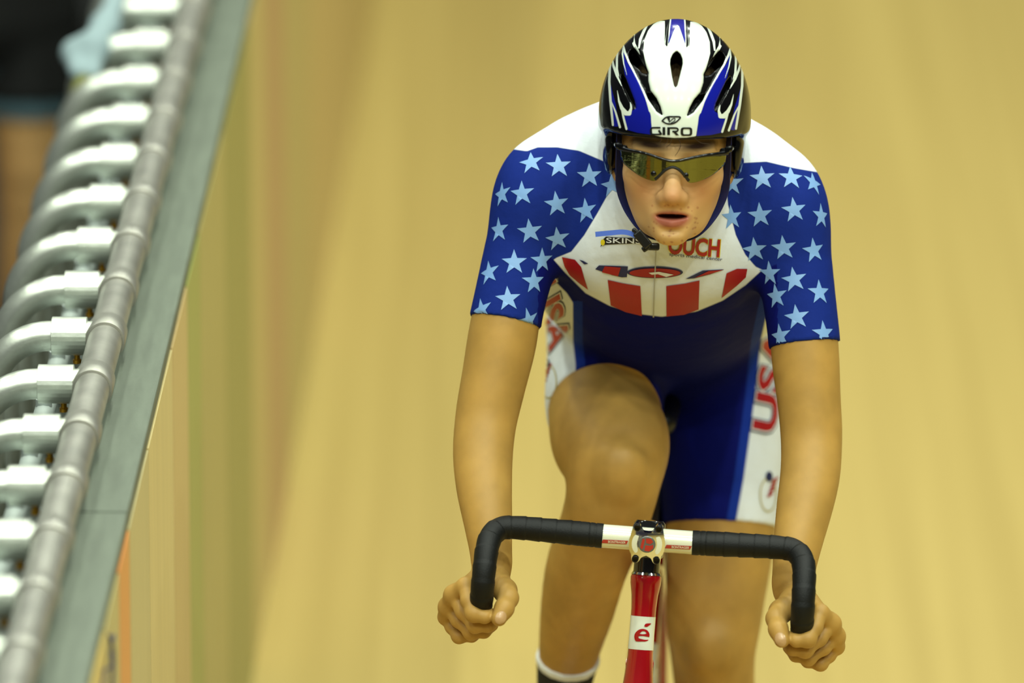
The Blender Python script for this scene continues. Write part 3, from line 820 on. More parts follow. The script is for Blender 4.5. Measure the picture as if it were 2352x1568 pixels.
# thumb nails
nailm = mat('nail', (190, 152, 106), 0.25, coat=0.3)
bvb = bvh_of(VB, QB)
for mir in (False, True):
    p = thumb[3][0] * 0.12 + thumb[4][0] * 0.88; q = thumb[4][0] - thumb[3][0]
    if mir: p = mirror(p); q = thumb[4][0]; q = mirror(thumb[4][0]) - mirror(thumb[3][0])
    d = np.array([(-.25 if mir else .25), -1, .35]); d /= np.linalg.norm(d)
    h = bvb.ray_cast(Vector(p + d * .04), Vector(-d), .06)
    if h[0] is not None:
        v, t = tess([oval(.0005, 0, .0086, .0070, 20)]); lay_tan('thumb_nail', v, t, np.array(h[0]), np.array(h[1]), q, bvb, nailm, person, .003, .0007)

# ================================================================== helmet
hc = lambda L: np.array([((1340 + a / 4.9 - 1546) / 1700.0, (353 - (20 + b / 4.9)) / 1700.0) for a, b in L])    # design drawing of the shell, metres across and up
hs = lambda L: [(*hc([(a, b)])[0], w_ / 4.9 / 1700.0) for a, b, w_ in L]
v_mid = hc([(1025, 512), (1062, 545), (1085, 600), (1088, 660), (1060, 790), (1035, 900), (1018, 924), (1000, 900), (972, 790), (950, 660), (957, 600), (985, 545)])
v_mid[:, 0] = (v_mid[:, 0] - v_mid[:, 0].mean())
v_up = hc([(510, 500), (560, 540), (610, 620), (660, 700), (698, 770), (640, 765), (560, 690), (500, 630), (488, 560)])
v_lo = hc([(690, 985), (745, 1000), (800, 1060), (845, 1140), (868, 1225), (815, 1195), (760, 1120), (710, 1050)])
v_sl = hc([(405, 770), (450, 830), (510, 960), (560, 1080), (578, 1160), (520, 1100), (455, 980), (405, 860)])
chan = hc([(540, 480), (600, 560), (650, 640), (700, 760), (705, 860), (735, 965), (800, 1050), (868, 1225), (790, 1150), (720, 1060), (640, 920), (560, 760), (500, 640), (480, 540)])
def fr(P): return np.stack([P[:, 0], P[:, 1] * math.cos(PHI) - P[:, 2] * math.sin(PHI)], 1)
e1 = ell((0, .05, -.012), (.1005, .130, .128)); e2 = ell((0, .045, -.06), (.084, .10, .115))
e3 = ell((.084, .012, -.012), (.0125, .044, .046))
def helmet_f(P, c=None, r=None):
    Q = P.copy(); Q[:, 0] = np.abs(Q[:, 0])
    D = smin(e1.f(Q), e2.f(Q), .04)
    d = np.maximum(D, -(D + .020))
    d = -smin(-d, (Q[:, 1] - .0315), .006)
    near = np.abs(D) < .06
    if near.any() and (Q[:, 2] > -.05).any():
        i = np.where(near & (Q[:, 2] > -.02) & (Q[:, 1] > .03))[0]
        if len(i):
            f2 = fr(Q[i]); f2n = f2.copy(); f2n[:, 0] *= -1
            ch = polysd(f2n, chan)
            dd = d[i]; Di = D[i]
            dd = -smin(-dd, np.maximum(ch, -(Di + .0045)), .004)
            for vp, dp in ((v_up, .03), (v_lo, .018), (v_sl, .010), (v_mid, .03)):
                vv = polysd(f2n if vp is not v_mid else f2, vp)
                dd = -smin(-dd, np.maximum(vv, -(Di + dp)), .003)
            d[i] = dd
    return smin(d, e3.f(Q), .012)
VH, QH = surf(helmet_f, (-.13, -.06, -.20), (.13, .20, .14), .0015)
a2 = fr(VH); a2m = a2.copy(); a2m[:, 0] = -np.abs(a2m[:, 0])                # the design is drawn on the left half
def U(*fs): return -np.minimum.reduce(fs)
blue = U(polysd(a2m, hc([(412, 470), (440, 600), (490, 690), (555, 790), (610, 900), (665, 1010), (705, 1120), (745, 1240), (752, 1320), (762, 1450), (600, 1430), (470, 1395), (430, 1250), (500, 1240), (530, 1190), (575, 1165), (560, 1080), (500, 930), (440, 780), (410, 600)])),
         strokesd(a2m, hs([(285, 900, 4), (310, 1060, 18), (350, 1340, 24)])), strokesd(a2m, hs([(300, 960, 4), (330, 1120, 20), (372, 1350, 14)])))
white = U(polysd(a2m, hc([(1025, 190), (990, 220), (950, 330), (900, 470), (880, 440), (890, 300), (905, 160), (800, 150), (740, 195), (685, 270), (645, 390), (638, 520), (660, 620), (692, 740), (705, 860), (732, 960), (800, 1050), (850, 1140), (872, 1232), (800, 1190), (765, 1120), (720, 1060), (650, 930), (665, 1000), (705, 1110), (745, 1240), (752, 1320), (768, 1450), (870, 1470), (1025, 1480)])),
          strokesd(a2m, hs([(413, 420, 3), (430, 520, 12), (480, 640, 11), (560, 780, 11), (640, 930, 13), (700, 1060, 18), (745, 1180, 26)])),
          strokesd(a2m, hs([(412, 430, 3), (405, 540, 9), (425, 660, 6), (465, 790, 2)])),
          strokesd(a2m, hs([(292, 500, 3), (268, 640, 14), (268, 860, 14), (290, 1080, 14), (325, 1345, 12)])),
          strokesd(a2m, hs([(285, 560, 6), (310, 680, 13), (350, 790, 12), (385, 860, 8), (408, 910, 2)])),
          strokesd(a2m, hs([(390, 330, 3), (350, 460, 12), (345, 600, 12), (350, 720, 12), (375, 800, 4)])),
          strokesd(a2m, hs([(362, 960, 2), (385, 1080, 11), (420, 1160, 20), (465, 1215, 26), (505, 1220, 22), (524, 1160, 12), (512, 1095, 3)])),
          strokesd(a2m, hs([(290, 1060, 3), (350, 1200, 10), (405, 1370, 12)])), strokesd(a2m, hs([(395, 1090, 3), (440, 1260, 11), (478, 1390, 12)])),
          strokesd(a2m, hs([(530, 250, 16), (515, 350, 18), (530, 430, 16), (575, 520, 16), (610, 590, 6)])),
          strokesd(a2m, hs([(690, 170, 6), (640, 270, 16), (600, 380, 15), (588, 480, 8)])),
          strokesd(a2m, hs([(520, 270, 10), (420, 330, 8), (360, 400, 5)])))
black = U(strokesd(a2m, hs([(890, 130, 24), (882, 250, 12), (876, 380, 7), (872, 470, 2)])), polysd(a2m, chan), strokesd(a2m, hs([(610, 600, 10), (622, 440, 10), (650, 320, 6), (720, 210, 3)])),
          strokesd(a2m, hs([(505, 400, 20), (520, 330, 12), (505, 300, 8)])))
top = U(polysd(a2m, hc([(1025, 90), (1025, 190), (990, 220), (955, 320), (915, 440), (908, 380), (920, 250), (935, 110)])))
rim = U(strokesd(a2m, hs([(907, 470, 2), (912, 400, 5), (922, 250, 7), (932, 110, 9)])))
VHa = np.abs(VH) * np.array([1, 0, 0]) + VH * np.array([0, 1, 1])
bk_ = (VH[:, 2] < -.045) | (VH[:, 1] < .0335) | ((e3.f(VHa) < .003) & (VH[:, 1] < .046))
DD = smin(e1.f(VH), e2.f(VH), .04)
deep = DD < -.0035
vent = U(polysd(a2m, v_up), polysd(a2m, v_lo), polysd(a2m, v_sl), polysd(a2, v_mid))
def fix(f_): return np.where(bk_ | deep, -.01, f_)
shellm = mat('helmet_shell', (8, 8, 10), 0.2, 0, 0.22, coat=0.3)
layered(shellm, [('g_blue', (18, 26, 150), .0003), ('g_white', (226, 236, 224), .0003), ('g_black', (9, 9, 11), .0003), ('g_top', (34, 32, 140), .0003), ('g_rim', (226, 236, 224), .0003), ('g_vent', (7, 7, 8), .0003)])
helmet = empty('helmet', h2w((0, .035, 0)), 'glossy white, blue and black cycling helmet on the rider', 'helmet')
shell = mk('shell', h2w(VH), QH, shellm, helmet, attrs=dict(g_blue=fix(blue), g_white=fix(white), g_black=fix(black), g_top=fix(top), g_rim=fix(rim), g_vent=np.maximum(np.where(bk_, -.01, vent), np.where(deep, .01, -.01))))
bvhh = bvh_of(h2w(VH), QH)
# wordmark and eye-shaped mark on the brow
def gp(L): return [(1340 + a / 4.9, 20 + b / 4.9) for a, b in L]
inkm = mat('helmet_ink', (20, 22, 22), 0.3)
def hstroke(L, wd, closed=False):
    L = np.array(gp(L), float)
    if not closed: return stroke_poly(L, wd / 4.9)
    n = len(L); T = np.roll(L, -1, 0) - np.roll(L, 1, 0); T /= np.linalg.norm(T, axis=1)[:, None]; N_ = np.stack([-T[:, 1], T[:, 0]], 1)
    return [[tuple(q) for q in L + N_ * wd / 4.9], [tuple(q) for q in L - N_ * wd / 4.9]]
def rr(x0, y0, x1, y1, r, n=5):
    o = []
    for cx, cy, a0 in ((x1 - r, y0 + r, -90), (x1 - r, y1 - r, 0), (x0 + r, y1 - r, 90), (x0 + r, y0 + r, 180)):
        for i in range(n + 1):
            a = math.radians(a0 + 90 * i / n); o.append((cx + r * math.cos(a), cy + r * math.sin(a)))
    return o
letters = [stroke_poly(np.array(gp(catmull([(868, 1338), (800, 1338), (772, 1342), (760, 1362), (760, 1390), (768, 1408), (800, 1413), (878, 1413)], 4).tolist())), 9 / 4.9),
           [gp([(838, 1372), (858, 1360), (890, 1412), (868, 1418)])], [gp([(892, 1332), (922, 1332), (922, 1420), (892, 1420)])],
           [gp([(944, 1332), (974, 1332), (974, 1420), (944, 1420)])], stroke_poly(np.array(gp(catmull([(960, 1341), (1030, 1341), (1056, 1346), (1064, 1362), (1052, 1378), (1020, 1381), (1000, 1381)], 4).tolist())), 9 / 4.9),
           [gp([(1000, 1374), (1030, 1374), (1078, 1424), (1042, 1424)])], [gp(rr(1094, 1334, 1224, 1430, 30)), gp(rr(1122, 1352, 1198, 1412, 16))],
           hstroke(catmull([(885, 1262), (935, 1220), (1010, 1214), (1090, 1220), (1050, 1268), (1000, 1292), (940, 1292), (885, 1262)], 6).tolist()[:-1], 8, True),
           [gp([(935, 1216), (970, 1216), (975, 1250), (965, 1280), (952, 1250)])], stroke_poly(np.array(gp(catmull([(965, 1278), (1005, 1240), (1030, 1235), (1025, 1262), (985, 1285)], 4).tolist())), 5 / 4.9)]
for lp in letters:
    v, t = tess(lp); lay_px('wordmark', v, t, bvhh, inkm, shell, 3, .0005)

# straps
strapm = mat('navy_strap', (24, 34, 96), 0.6, bump=(1500, .3, .0004)); buckm = mat('black_buckle', (14, 15, 16), 0.35); taillm = mat('blue_strap_end', (78, 110, 205), 0.6)
def ribbon(P, Wd, wid, thk=.0012):
    P = catmull(P, 6); Wd = catmull(Wd, 6); n = len(P); T = np.gradient(P, axis=0); V = []
    wid = np.interp(np.linspace(0, 1, n), np.linspace(0, 1, len(wid)), wid) if not np.isscalar(wid) else np.full(n, wid)
    for i in range(n):
        w_ = Wd[i] / np.linalg.norm(Wd[i]); nn = np.cross(T[i], w_); nn /= np.linalg.norm(nn); w_ = np.cross(nn, T[i]); w_ /= np.linalg.norm(w_)
        for a, b in ((-1, -1), (1, -1), (1, 1), (-1, 1)): V.append(P[i] + w_ * a * wid[i] / 2 + nn * b * thk / 2)
    F = [(i * 4 + k, i * 4 + (k + 1) % 4, i * 4 + 4 + (k + 1) % 4, i * 4 + 4 + k) for i in range(n - 1) for k in range(4)] + [(3, 2, 1, 0), (4 * n - 4, 4 * n - 3, 4 * n - 2, 4 * n - 1)]
    return np.array(V), F
for sg in (-1, 1):
    P = [h2w((sg * a, b, c)) for a, b, c in ((.0745, .045, .040), (.0735, .015, .036), (.0720, -.02, .024), (.0690, -.048, .018), (.057, -.076, .020), (.038, -.099, .034), (.020, -.110, .034), (0, -.112, .032))]
    Wv = [HR @ np.array([sg * a, b, c]) for a, b, c in ((.3, .0, 1), (.45, .0, 1), (.7, -.1, .9), (.9, -.1, .8), (.9, -.2, .7), (.7, -.3, .7), (.3, -.3, 1), (0, -.2, 1))]
    V, F = ribbon(P, Wv, [.017, .016, .015, .0155, .0155, .014, .013, .012]); mk('chin_strap', V, F, strapm, helmet)
    P = [h2w((sg * a, b, c)) for a, b, c in ((.078, .03, -.04), (.078, -.005, -.02), (.0765, -.03, .012))]
    V, F = ribbon(P, [HR @ np.array([sg * .2, .3, 1.0])] * 3, .014); mk('rear_strap', V, F, strapm, helmet)
pb = pt(1490, 557, .115)
V, F = join(box(pt(1476, 549, .118), (.013, .006, .026), ax=[ex * .75 + ey * .66, ez, ey * .75 - ex * .66], bev=.002), box(pt(1496, 566, .122), (.022, .007, .010), ax=[ex, ez, ey], bev=.0025), box(pt(1484, 569, .12), (.012, .006, .008), ax=[ex * .8 + ey * .6, ez, ey * .8 - ex * .6], bev=.002), box(pt(1462, 533, .12), (.006, .005, .014), ax=[ex * .6 + ey * .8, ez, ey * .6 - ex * .8], bev=.002))
mk('buckle', V, F, buckm, helmet, smooth=False)
V, F = ribbon([pt(1368, 538, .150), pt(1400, 535, .140), pt(1435, 533, .130), pt(1462, 542, .120), pt(1478, 556, .116)], [UP] * 5, [.0068, .0068, .0068, .0066, .0066]); mk('strap_end', V, F, taillm, helmet)

# ================================================================== sunglasses
lensm = mat('mirror_lens', (118, 120, 74), 0.05, 1.0); framem = mat('gloss_black_frame', (8, 8, 9), 0.16, 0, 0.3, coat=0.25)
glasses = empty('sunglasses', h2w((0, -.02, .10)), 'wraparound sunglasses with olive mirrored shield lens and black frame', 'sunglasses')
def gz(a): return .1185 - 5.6 * a * a - 420 * a ** 4
def g3(a, b, dz=0.0):
    z_ = gz(a) + dz + (b + .014) * .24; return h2w((a, (b + z_ * math.sin(PHI)) / math.cos(PHI), z_))
q2 = lambda L: [((x_ - 1546) / 1700.0, (349 - y_) / 1700.0) for x_, y_ in L]
topL = q2([(1424, 343), (1445, 349), (1470, 353), (1495, 359), (1520, 367), (1545, 371), (1570, 367), (1597, 360), (1622, 355), (1646, 351), (1666, 347)])
botL = q2([(1663, 372), (1650, 386), (1634, 399), (1612, 411), (1592, 417), (1580, 416), (1573, 407), (1563, 394), (1554, 388), (1545, 386), (1536, 388), (1527, 395), (1517, 407), (1508, 415), (1496, 415), (1474, 407), (1452, 393), (1436, 380), (1427, 367)])
v, t = tess([catmull(topL, 3).tolist() + catmull(botL, 3).tolist()])
v, t = refine(v, t, .004)
Vl = np.array([g3(a, b) for a, b in v])
lo_ = mk('lens', Vl, [tuple(q) for q in t], lensm, glasses)
me = lo_.data; bm = bmesh.new(); bm.from_mesh(me); bmesh.ops.recalc_face_normals(bm, faces=bm.faces[:])
bm.faces.ensure_lookup_table()
if sum((f.normal.dot(Vector(ez)) for f in bm.faces)) < 0: bmesh.ops.reverse_faces(bm, faces=bm.faces[:])
bm.to_mesh(me); bm.free()
sm = lo_.modifiers.new('thickness', 'SOLIDIFY'); sm.thickness = 0.0016; sm.offset = -1
tp = catmull(topL, 4); P = np.array([g3(a, b + .0005, .0004) for a, b in tp])
R_ = np.interp(np.abs(tp[:, 0]), [0, .03, .06, .075], [.0022, .0021, .0026, .0042])
V, F = tube(P, R_, 12); fo = mk('frame', V, F, framem, glasses)
for sg in (-1, 1):
    e0 = g3(sg * .0715, .005)
    P = [e0, e0 + HR @ np.array([sg * .004, .001, -.012]), h2w((sg * .0795, .013, .02)), h2w((sg * .0815, .012, -.03)), h2w((sg * .081, -.012, -.055))]
    V, F = tube(catmull(P, 5), np.interp(np.linspace(0, 1, 21), [0, .1, .3, .7, 1], [.0040, .0052, .0042, .003, .003]), 12); mk('temple', V, F, framem, glasses)
    V, F = join(*[lathe([(0, .0), (0, .0042), (.002, .0046), (.0035, .003), (.0035, 0)], e0 + HR @ np.array([sg * d_[0], d_[1], .0035]), ez, 14, False) for d_ in ((.0, .001), (-.006, -.001))])
    mk('hinge', V, F, mat('hinge_chrome', (70, 72, 72), .15, 1.0), glasses)
npts = catmull(q2([(1506, 412), (1515, 404), (1526, 393), (1535, 387), (1545, 384), (1555, 387), (1564, 393), (1574, 404), (1582, 413)]), 3)
V, F = tube(np.array([g3(a, b, .0003) for a, b in npts]), .0020, 10); mk('nose_pad', V, F, mat('rubber_black', (16, 15, 14), .55), glasses)
for sg, cx, cy in ((-1, 1502, 403), (1, 1575, 405)):
    v_ = ell; V, F = lathe([(0, 0), (0, .0034), (.0016, .0038), (.0028, .002), (.0028, 0)], g3((cx - 1546) / 1700, (353 - cy) / 1700, -.0005), ez, 14, False); mk('nose_clip', V, F, framem, glasses)
# hair wisps on the brow
hairm = mat('dark_hair', (58, 40, 24), 0.5)
for L in ([(1553, 318), (1561, 335), (1557, 350), (1549, 362)], [(1532, 318), (1530, 332), (1520, 338)], [(1541, 318), (1538, 334), (1528, 344)], [(1515, 318), (1516, 330), (1506, 336)], [(1590, 318), (1605, 330), (1625, 332)]):
    c_ = catmull([g3((a - 1546) / 1700, (353 - b) / 1700, -.0125) for a, b in L], 5)
    V, F = tube(c_, np.linspace(.0006, .00025, len(c_)), 5); mk('hair_strand', V, F, hairm, person)
# hair seen through the front vent and above the neck
v, q = surf(field([Group([ell((0, .045, -.014), (.080, .090, .100), .01)], .01, HO, HR, clip=None)]), HO - .13, HO + .16, .006)
C = (v[q].mean(1) - HO) @ HR; v, q = keepfaces(v, q, (C[:, 1] > .055) | ((C[:, 2] < -.06) & (C[:, 1] > -.02)))
mk('hair', v, q, mat('hair_cap', (96, 78, 46), .6, noise=(8, .35, 3, (60, 6, 6))), person)

# ================================================================== track bicycle
redp = mat('frame_red', (168, 8, 20), 0.18, coat=1.0); blkg = mat('gloss_black', (12, 12, 14), 0.2, coat=0.8); tapem = mat('bar_tape', (8, 10, 10), 0.55, 0, 0.3, bump=(500, .5, .0006), noise=(30, .25, 3, (1, 1, 1)))
barw = mat('bar_white', (226, 228, 204), 0.2, coat=0.8); chrom = mat('polished_alloy', (224, 224, 220), 0.10, 1.0); boltm = mat('dark_bolt', (40, 38, 34), .35, .9)
carb = mat('carbon', (16, 16, 18), .4); rub = mat('tyre_rubber', (20, 20, 20), .8); bprint = mat('stem_red', (176, 22, 26), .3, coat=.6); stg = mat('stem_grey', (108, 112, 112), .35, .4)
bike = empty('track_bicycle', bk(0, .45, -.92), 'red and white fixed-gear track bicycle with black-taped drop handlebar', 'bicycle')
# handlebar
hb = [(0, 0, 0), (.06, 0, 0), (.12, 0, .0015), (.178, -.0005, .0025), (.198, -.006, .0005), (.2085, -.022, -.007), (.2120, -.044, -.020), (.2130, -.062, -.042), (.2135, -.067, -.064), (.2142, -.059, -.086), (.2165, -.040, -.101), (.220, -.008, -.119), (.224, .03, -.138), (.2265, .065, -.153)]
V, F = join(tube([bk(-.066, 0, 0), bk(0, 0, 0), bk(.066, 0, 0)], .0158, 28))
bar = mk('handlebar', V, F, barw, bike)
for sg in (-1, 1):
    P = catmull([bk(sg * a, b, c) for a, b, c in hb[1:]], 14)
    d_ = np.concatenate([[0], np.cumsum(np.linalg.norm(np.diff(P, axis=0), axis=1))])
    s_ = np.arange(0.0, d_[-1], .0012); P = np.stack([np.interp(s_, d_, P[:, i]) for i in range(3)], 1)
    ph = (s_ % .0205) / .0205
    R_ = .0154 + .0009 * (1 - ph) * (s_ > .03) ; R_ = R_ + np.interp(s_, [0, .028, .03, .06, .12], [.0012, .0012, .001, .0005, 0])
    R_ = R_ - .0006 * (np.abs(s_ - .010) < .001) - .0006 * (np.abs(s_ - .018) < .001) - .0005 * ((ph < .07) & (s_ > .03))
    V, F = tube(P, R_, 24); mk('bar_tape', V, F, tapem, bar)
    V, F = lathe([(-.004, 0), (-.004, .0150), (.004, .0158), (.007, .012), (.008, 0)], P[-1], P[-1] - P[-3], 20, False); mk('end_plug', V, F, blkg, bar)
    V, F = tube([bk(sg * .0605, 0, 0), bk(sg * .064, 0, 0)], .0163, 24)
bvb2 = bvh_of(*[np.array(x_) for x_ in (lambda vf: (vf[0], [f for f in vf[1] if len(f) == 4]))(tube([bk(-.066, 0, 0), bk(0, 0, 0), bk(.066, 0, 0)], .0158, 28))])
for sg, s_ in ((-1, 'BONTRAGER'), (1, 'BONTRAGER')):
    cx = 1487 + sg * (72 if sg > 0 else 74); cy = 1250 + (2 if sg > 0 else -6) + (4 if sg > 0 else 0)
    v, t = tess([[(cx - 28, cy - 4 - 1.5), (cx + 30, cy - 4 + 1.5), (cx + 26, cy + 4 + 1.5), (cx - 32, cy + 4 - 1.5)]]); lay_px('red_bar_mark', v, t, bvb2, bprint, bar, 4, .0004)
    v, t = textpx(s_, cx + 4, cy, 40, 5, .05, .01); lay_px('bar_lettering', v, t, bvb2, barw, bar, 4, .0008)
# stem: body, faceplate, bolts, roundel
V, F = tube([bk(0, .010, .0), bk(0, .05, -.014), bk(0, .104, -.031)], [.0215, .0190, .0200], 24)
stem = mk('stem', V, F, blkg, bike)
V, F = lathe([(-.026, .0), (-.026, .0195), (-.024, .0212), (.020, .0212), (.024, .018), (.025, 0)], bk(0, .104, -.031), BZ * .963 + BY * .27, 28, False); mk('steerer_clamp', V, F, blkg, stem)
fx = lambda a, b, c=0.0: bk(a, -.0165 - c, b)
def plate(outline, d0, d1, m, name, parent, dome=0.0):
    n = len(outline); v, t = tess([outline]); v, t = refine(v, t, .0038); N_ = len(v)
    ed = {}
    for q in t:
        for k in range(3):
            a_, b2 = q[k], q[(k + 1) % 3]; ed[(a_, b2)] = ed.get((a_, b2), 0) + 1
    bd = [(a_, b2) for (a_, b2) in ed if (b2, a_) not in ed]
    Vv = [fx(a, b, d1 + dome * (1 - (a * a + b * b) / .0007)) for a, b in v] + [fx(a, b, d0 - .004) for a, b in v]
    Ff = [tuple(q) for q in t] + [tuple(i + N_ for i in q[::-1]) for q in t] + [(b2, a_, N_ + a_, N_ + b2) for a_, b2 in bd]
    o = mk(name, Vv, Ff, m, parent, smooth=True)
    bm = bmesh.new(); bm.from_mesh(o.data); bmesh.ops.recalc_face_normals(bm, faces=bm.faces[:]); bm.to_mesh(o.data); bm.free()
    o.data.set_sharp_from_angle(angle=math.radians(42)); return o
hx = [(.0, .0165), (.006, .0175), (.0095, .0245), (.0135, .0285), (.0185, .0265), (.0200, .0200), (.0215, .0120), (.0235, .002), (.0225, -.010), (.0195, -.0175), (.0185, -.0255), (.0140, -.0290), (.0095, -.0265), (.0060, -.0200), (.0, -.0165)]
hx = [(a * 1.03, b * .97) for a, b in hx]
ol = catmull(hx, 4).tolist(); ol = ol + [(-a, b) for a, b in ol[::-1][1:-1]]
fp = plate(ol, 0, .0035, chrom, 'faceplate', stem, .0035)
for sg in (-1, 1):
    v = catmull([(sg * .0115, .0105), (sg * .0165, .0115), (sg * .0200, .004), (sg * .0195, -.006), (sg * .0150, -.0130), (sg * .0115, -.0095), (sg * .0135, 0), (sg * .0115, .0105)], 3).tolist()[:-1]
    plate(v if sg > 0 else v[::-1], .003, .0044, barw, 'plate_window', stem, .0035)
    for zz in (.0225, -.0228):
        V, F = lathe([(0, 0), (0, .0046), (.0042, .0046), (.0050, .0040), (.0050, .0024), (.0028, .0022), (.0028, 0)], fx(sg * .0143, zz * .97, .0025), -BY, 18, False); mk('bolt', V, F, boltm, stem)
V, F = lathe([(0, 0), (0, .0112), (.0008, .0116), (.0016, .0108), (.0016, 0)], fx(0, 0, .0060), -BY, 32, False); mk('roundel', V, F, stg, stem)
for lp in ([(-.0085, -.0045), (-.0052, -.0075), (-.0030, .0068), (-.0062, .0082)], [(-.0018, .0085), (.0045, .0088), (.0082, .0045), (.0050, .0012), (-.0010, .0022)], [(-.0028, -.0085), (.0035, -.0092), (.0090, -.0040), (.0082, .0005), (.0045, -.0012), (-.0020, -.0010)]):
    plate(lp, .0068, .0081, bprint, 'roundel_mark', stem)
# headset spacers, head tube, fork
HT = np.array([0, .105, -.083]); hax = BY * -.27 + BZ * -.963
hax /= np.linalg.norm(hax)
hto = bk(*HT)
V, F = lathe([(-.062, .0), (-.062, .0178), (-.004, .0178), (-.004, .0182), (-.001, .0186), (.0, .0)], hto, hax, 28, False); mk('steerer_spacer', V, F, blkg, bike)
V, F = lathe([(-.003, .0), (-.003, .0188), (.0, .0203), (.001, .0190)], hto, hax, 28, False); mk('headset_cup', V, F, chrom, bike)
prof = [(.001, .0), (.001, .0200), (.004, .0209), (.012, .0206), (.028, .0180), (.045, .0168), (.080, .0165), (.110, .0172), (.135, .0192), (.155, .0214), (.160, .0218), (.162, .0)]
PZ = np.array(prof)
V, F = lathe(prof, hto, hax, 40, False)
fr_ = mk('frame', V, F, redp, bike)
A = [(s_, np.interp(s_, PZ[:, 0], PZ[:, 1]) + .0004) for s_ in np.linspace(.056, .101, 14)]
V, F = lathe(A, hto, hax, 40, False); mk('white_band', V, F, mat('band_white', (228, 234, 222), .2, coat=.8), fr_)
bvt = bvh_of(np.array(V), np.array(F))
cen = hto + hax * .0795
pcx, pcy = proj(cen); ez_ = mat('band_red', (168, 14, 20), .25, coat=.6)
el = lambda L: [(pcx + (a - 447) / 5.85, pcy + (b - 840) / 5.85) for a, b in L]
eo = catmull([(545, 888), (546, 845), (520, 800), (470, 780), (420, 785), (375, 815), (350, 860), (350, 910), (372, 945), (440, 948), (500, 946), (535, 925), (490, 925), (440, 915), (410, 905), (400, 885), (420, 874), (480, 876), (545, 888)], 4).tolist()[:-1]
ei = catmull([(415, 845), (450, 812), (490, 815), (505, 842), (460, 850), (415, 845)], 4).tolist()[:-1]
v, t = tess([el(eo), el(ei)]); lay_px('letter_mark', v, t, bvt, ez_, fr_, 3, .0005)
v, t = tess([el(catmull([(478, 745), (490, 715), (520, 705), (570, 708), (530, 742), (505, 752), (478, 745)], 3).tolist()[:-1])]); lay_px('letter_accent', v, t, bvt, ez_, fr_, 3, .0005)
hb_ = hto + hax * .160
BBK = bk(0, .50, -.63); ST = bk(0, .635, -.215); RW = bk(0, .89, -.585); FWc = bk(0, -.08, -.585)
for nm, a, b, r in (('top_tube', hto + hax * .03, ST + (BBK - ST) * .06, .0155), ('down_tube', hto + hax * .12, BBK, .019), ('seat_tube', ST, BBK, .0165)):
    V, F = tube([a, b], r, 20); mk(nm, V, F, redp, fr_)
V, F = tube([ST + (BBK - ST) * .30, ST + (BBK - ST) * .48], .0168, 20); mk('white_band', V, F, bpy.data.materials['band_white'], fr_)
for sg in (-1, 1):
    V, F = tube(catmull([BBK + BX * sg * .02, BBK + (RW - BBK) * .6 + BX * sg * .03, RW + BX * sg * .056], 5), .009, 12); mk('chain_stay', V, F, redp, fr_)
    V, F = tube(catmull([ST + (BBK - ST) * .05 + BX * sg * .010, ST + (RW - ST) * .4 + BX * sg * .020, ST + (RW - ST) * .8 + BX * sg * .028, RW + BX * sg * .056], 5), .006, 12); mk('seat_stay', V, F, redp, fr_)
V, F = tube([BBK - BX * .036, BBK + BX * .036], .021, 24); mk('bottom_bracket', V, F, redp, fr_)
frk = None
for sg in (-1, 1):
    P = catmull([hb_ + hax * .006, hb_ + hax * .025 + BX * sg * .022, hb_ + hax * .07 + BX * sg * .042, FWc + BX * sg * .046 - hax * .12 - BY * -.012, FWc + BX * sg * .05], 6)
    V, F = tube(P, np.linspace(.019, .009, len(P)), 16)
    if frk is None: frk = mk('fork', V, F, redp, bike)
    else: mk('fork_blade', V, F, redp, frk)
V, F = lathe([(0, 0), (0, .0218), (.006, .0222), (.024, .020), (.03, .0)], hb_, hax, 28, False); mk('fork_crown', V, F, redp, frk)
def wheel(c, name):
    ring = lambda R_: [c + BY * R_ * math.cos(a) + BZ * R_ * math.sin(a) for a in np.linspace(0, 2 * math.pi, 97)]
    V, F = tube(ring(.325), .0115, 12, False); wh = mk(name, V, F, rub, bike)
    V = []; F = []
    for i, a in enumerate(np.linspace(0, 2 * math.pi, 97)):
        d_ = BY * math.cos(a) + BZ * math.sin(a)
        for rr_, xx in ((.316, -.009), (.316, .009), (.272, .003), (.272, -.003)): V.append(c + d_ * rr_ + BX * xx)
        if i: F += [((i - 1) * 4 + k, (i - 1) * 4 + (k + 1) % 4, i * 4 + (k + 1) % 4, i * 4 + k) for k in range(4)]
    mk('rim', V, F, carb, wh)
    V, F = lathe([(-.05, 0), (-.05, .009), (-.036, .012), (-.03, .022), (-.026, .012), (.026, .012), (.03, .022), (.036, .012), (.05, .009), (.05, 0)], c, BX, 20, False); mk('hub', V, F, chrom, wh)
    for i in range(24):
        a = 2 * math.pi * i / 24; d_ = BY * math.cos(a) + BZ * math.sin(a); t_ = np.cross(BX, d_)
        V, F = tube([c + t_ * .02 * (1 if i % 4 < 2 else -1) + BX * (.029 if i % 2 else -.029), c + d_ * .274], .001, 5); mk('spoke', V, F, chrom, wh)
wheel(FWc, 'front_wheel'); wheel(RW, 'rear_wheel')
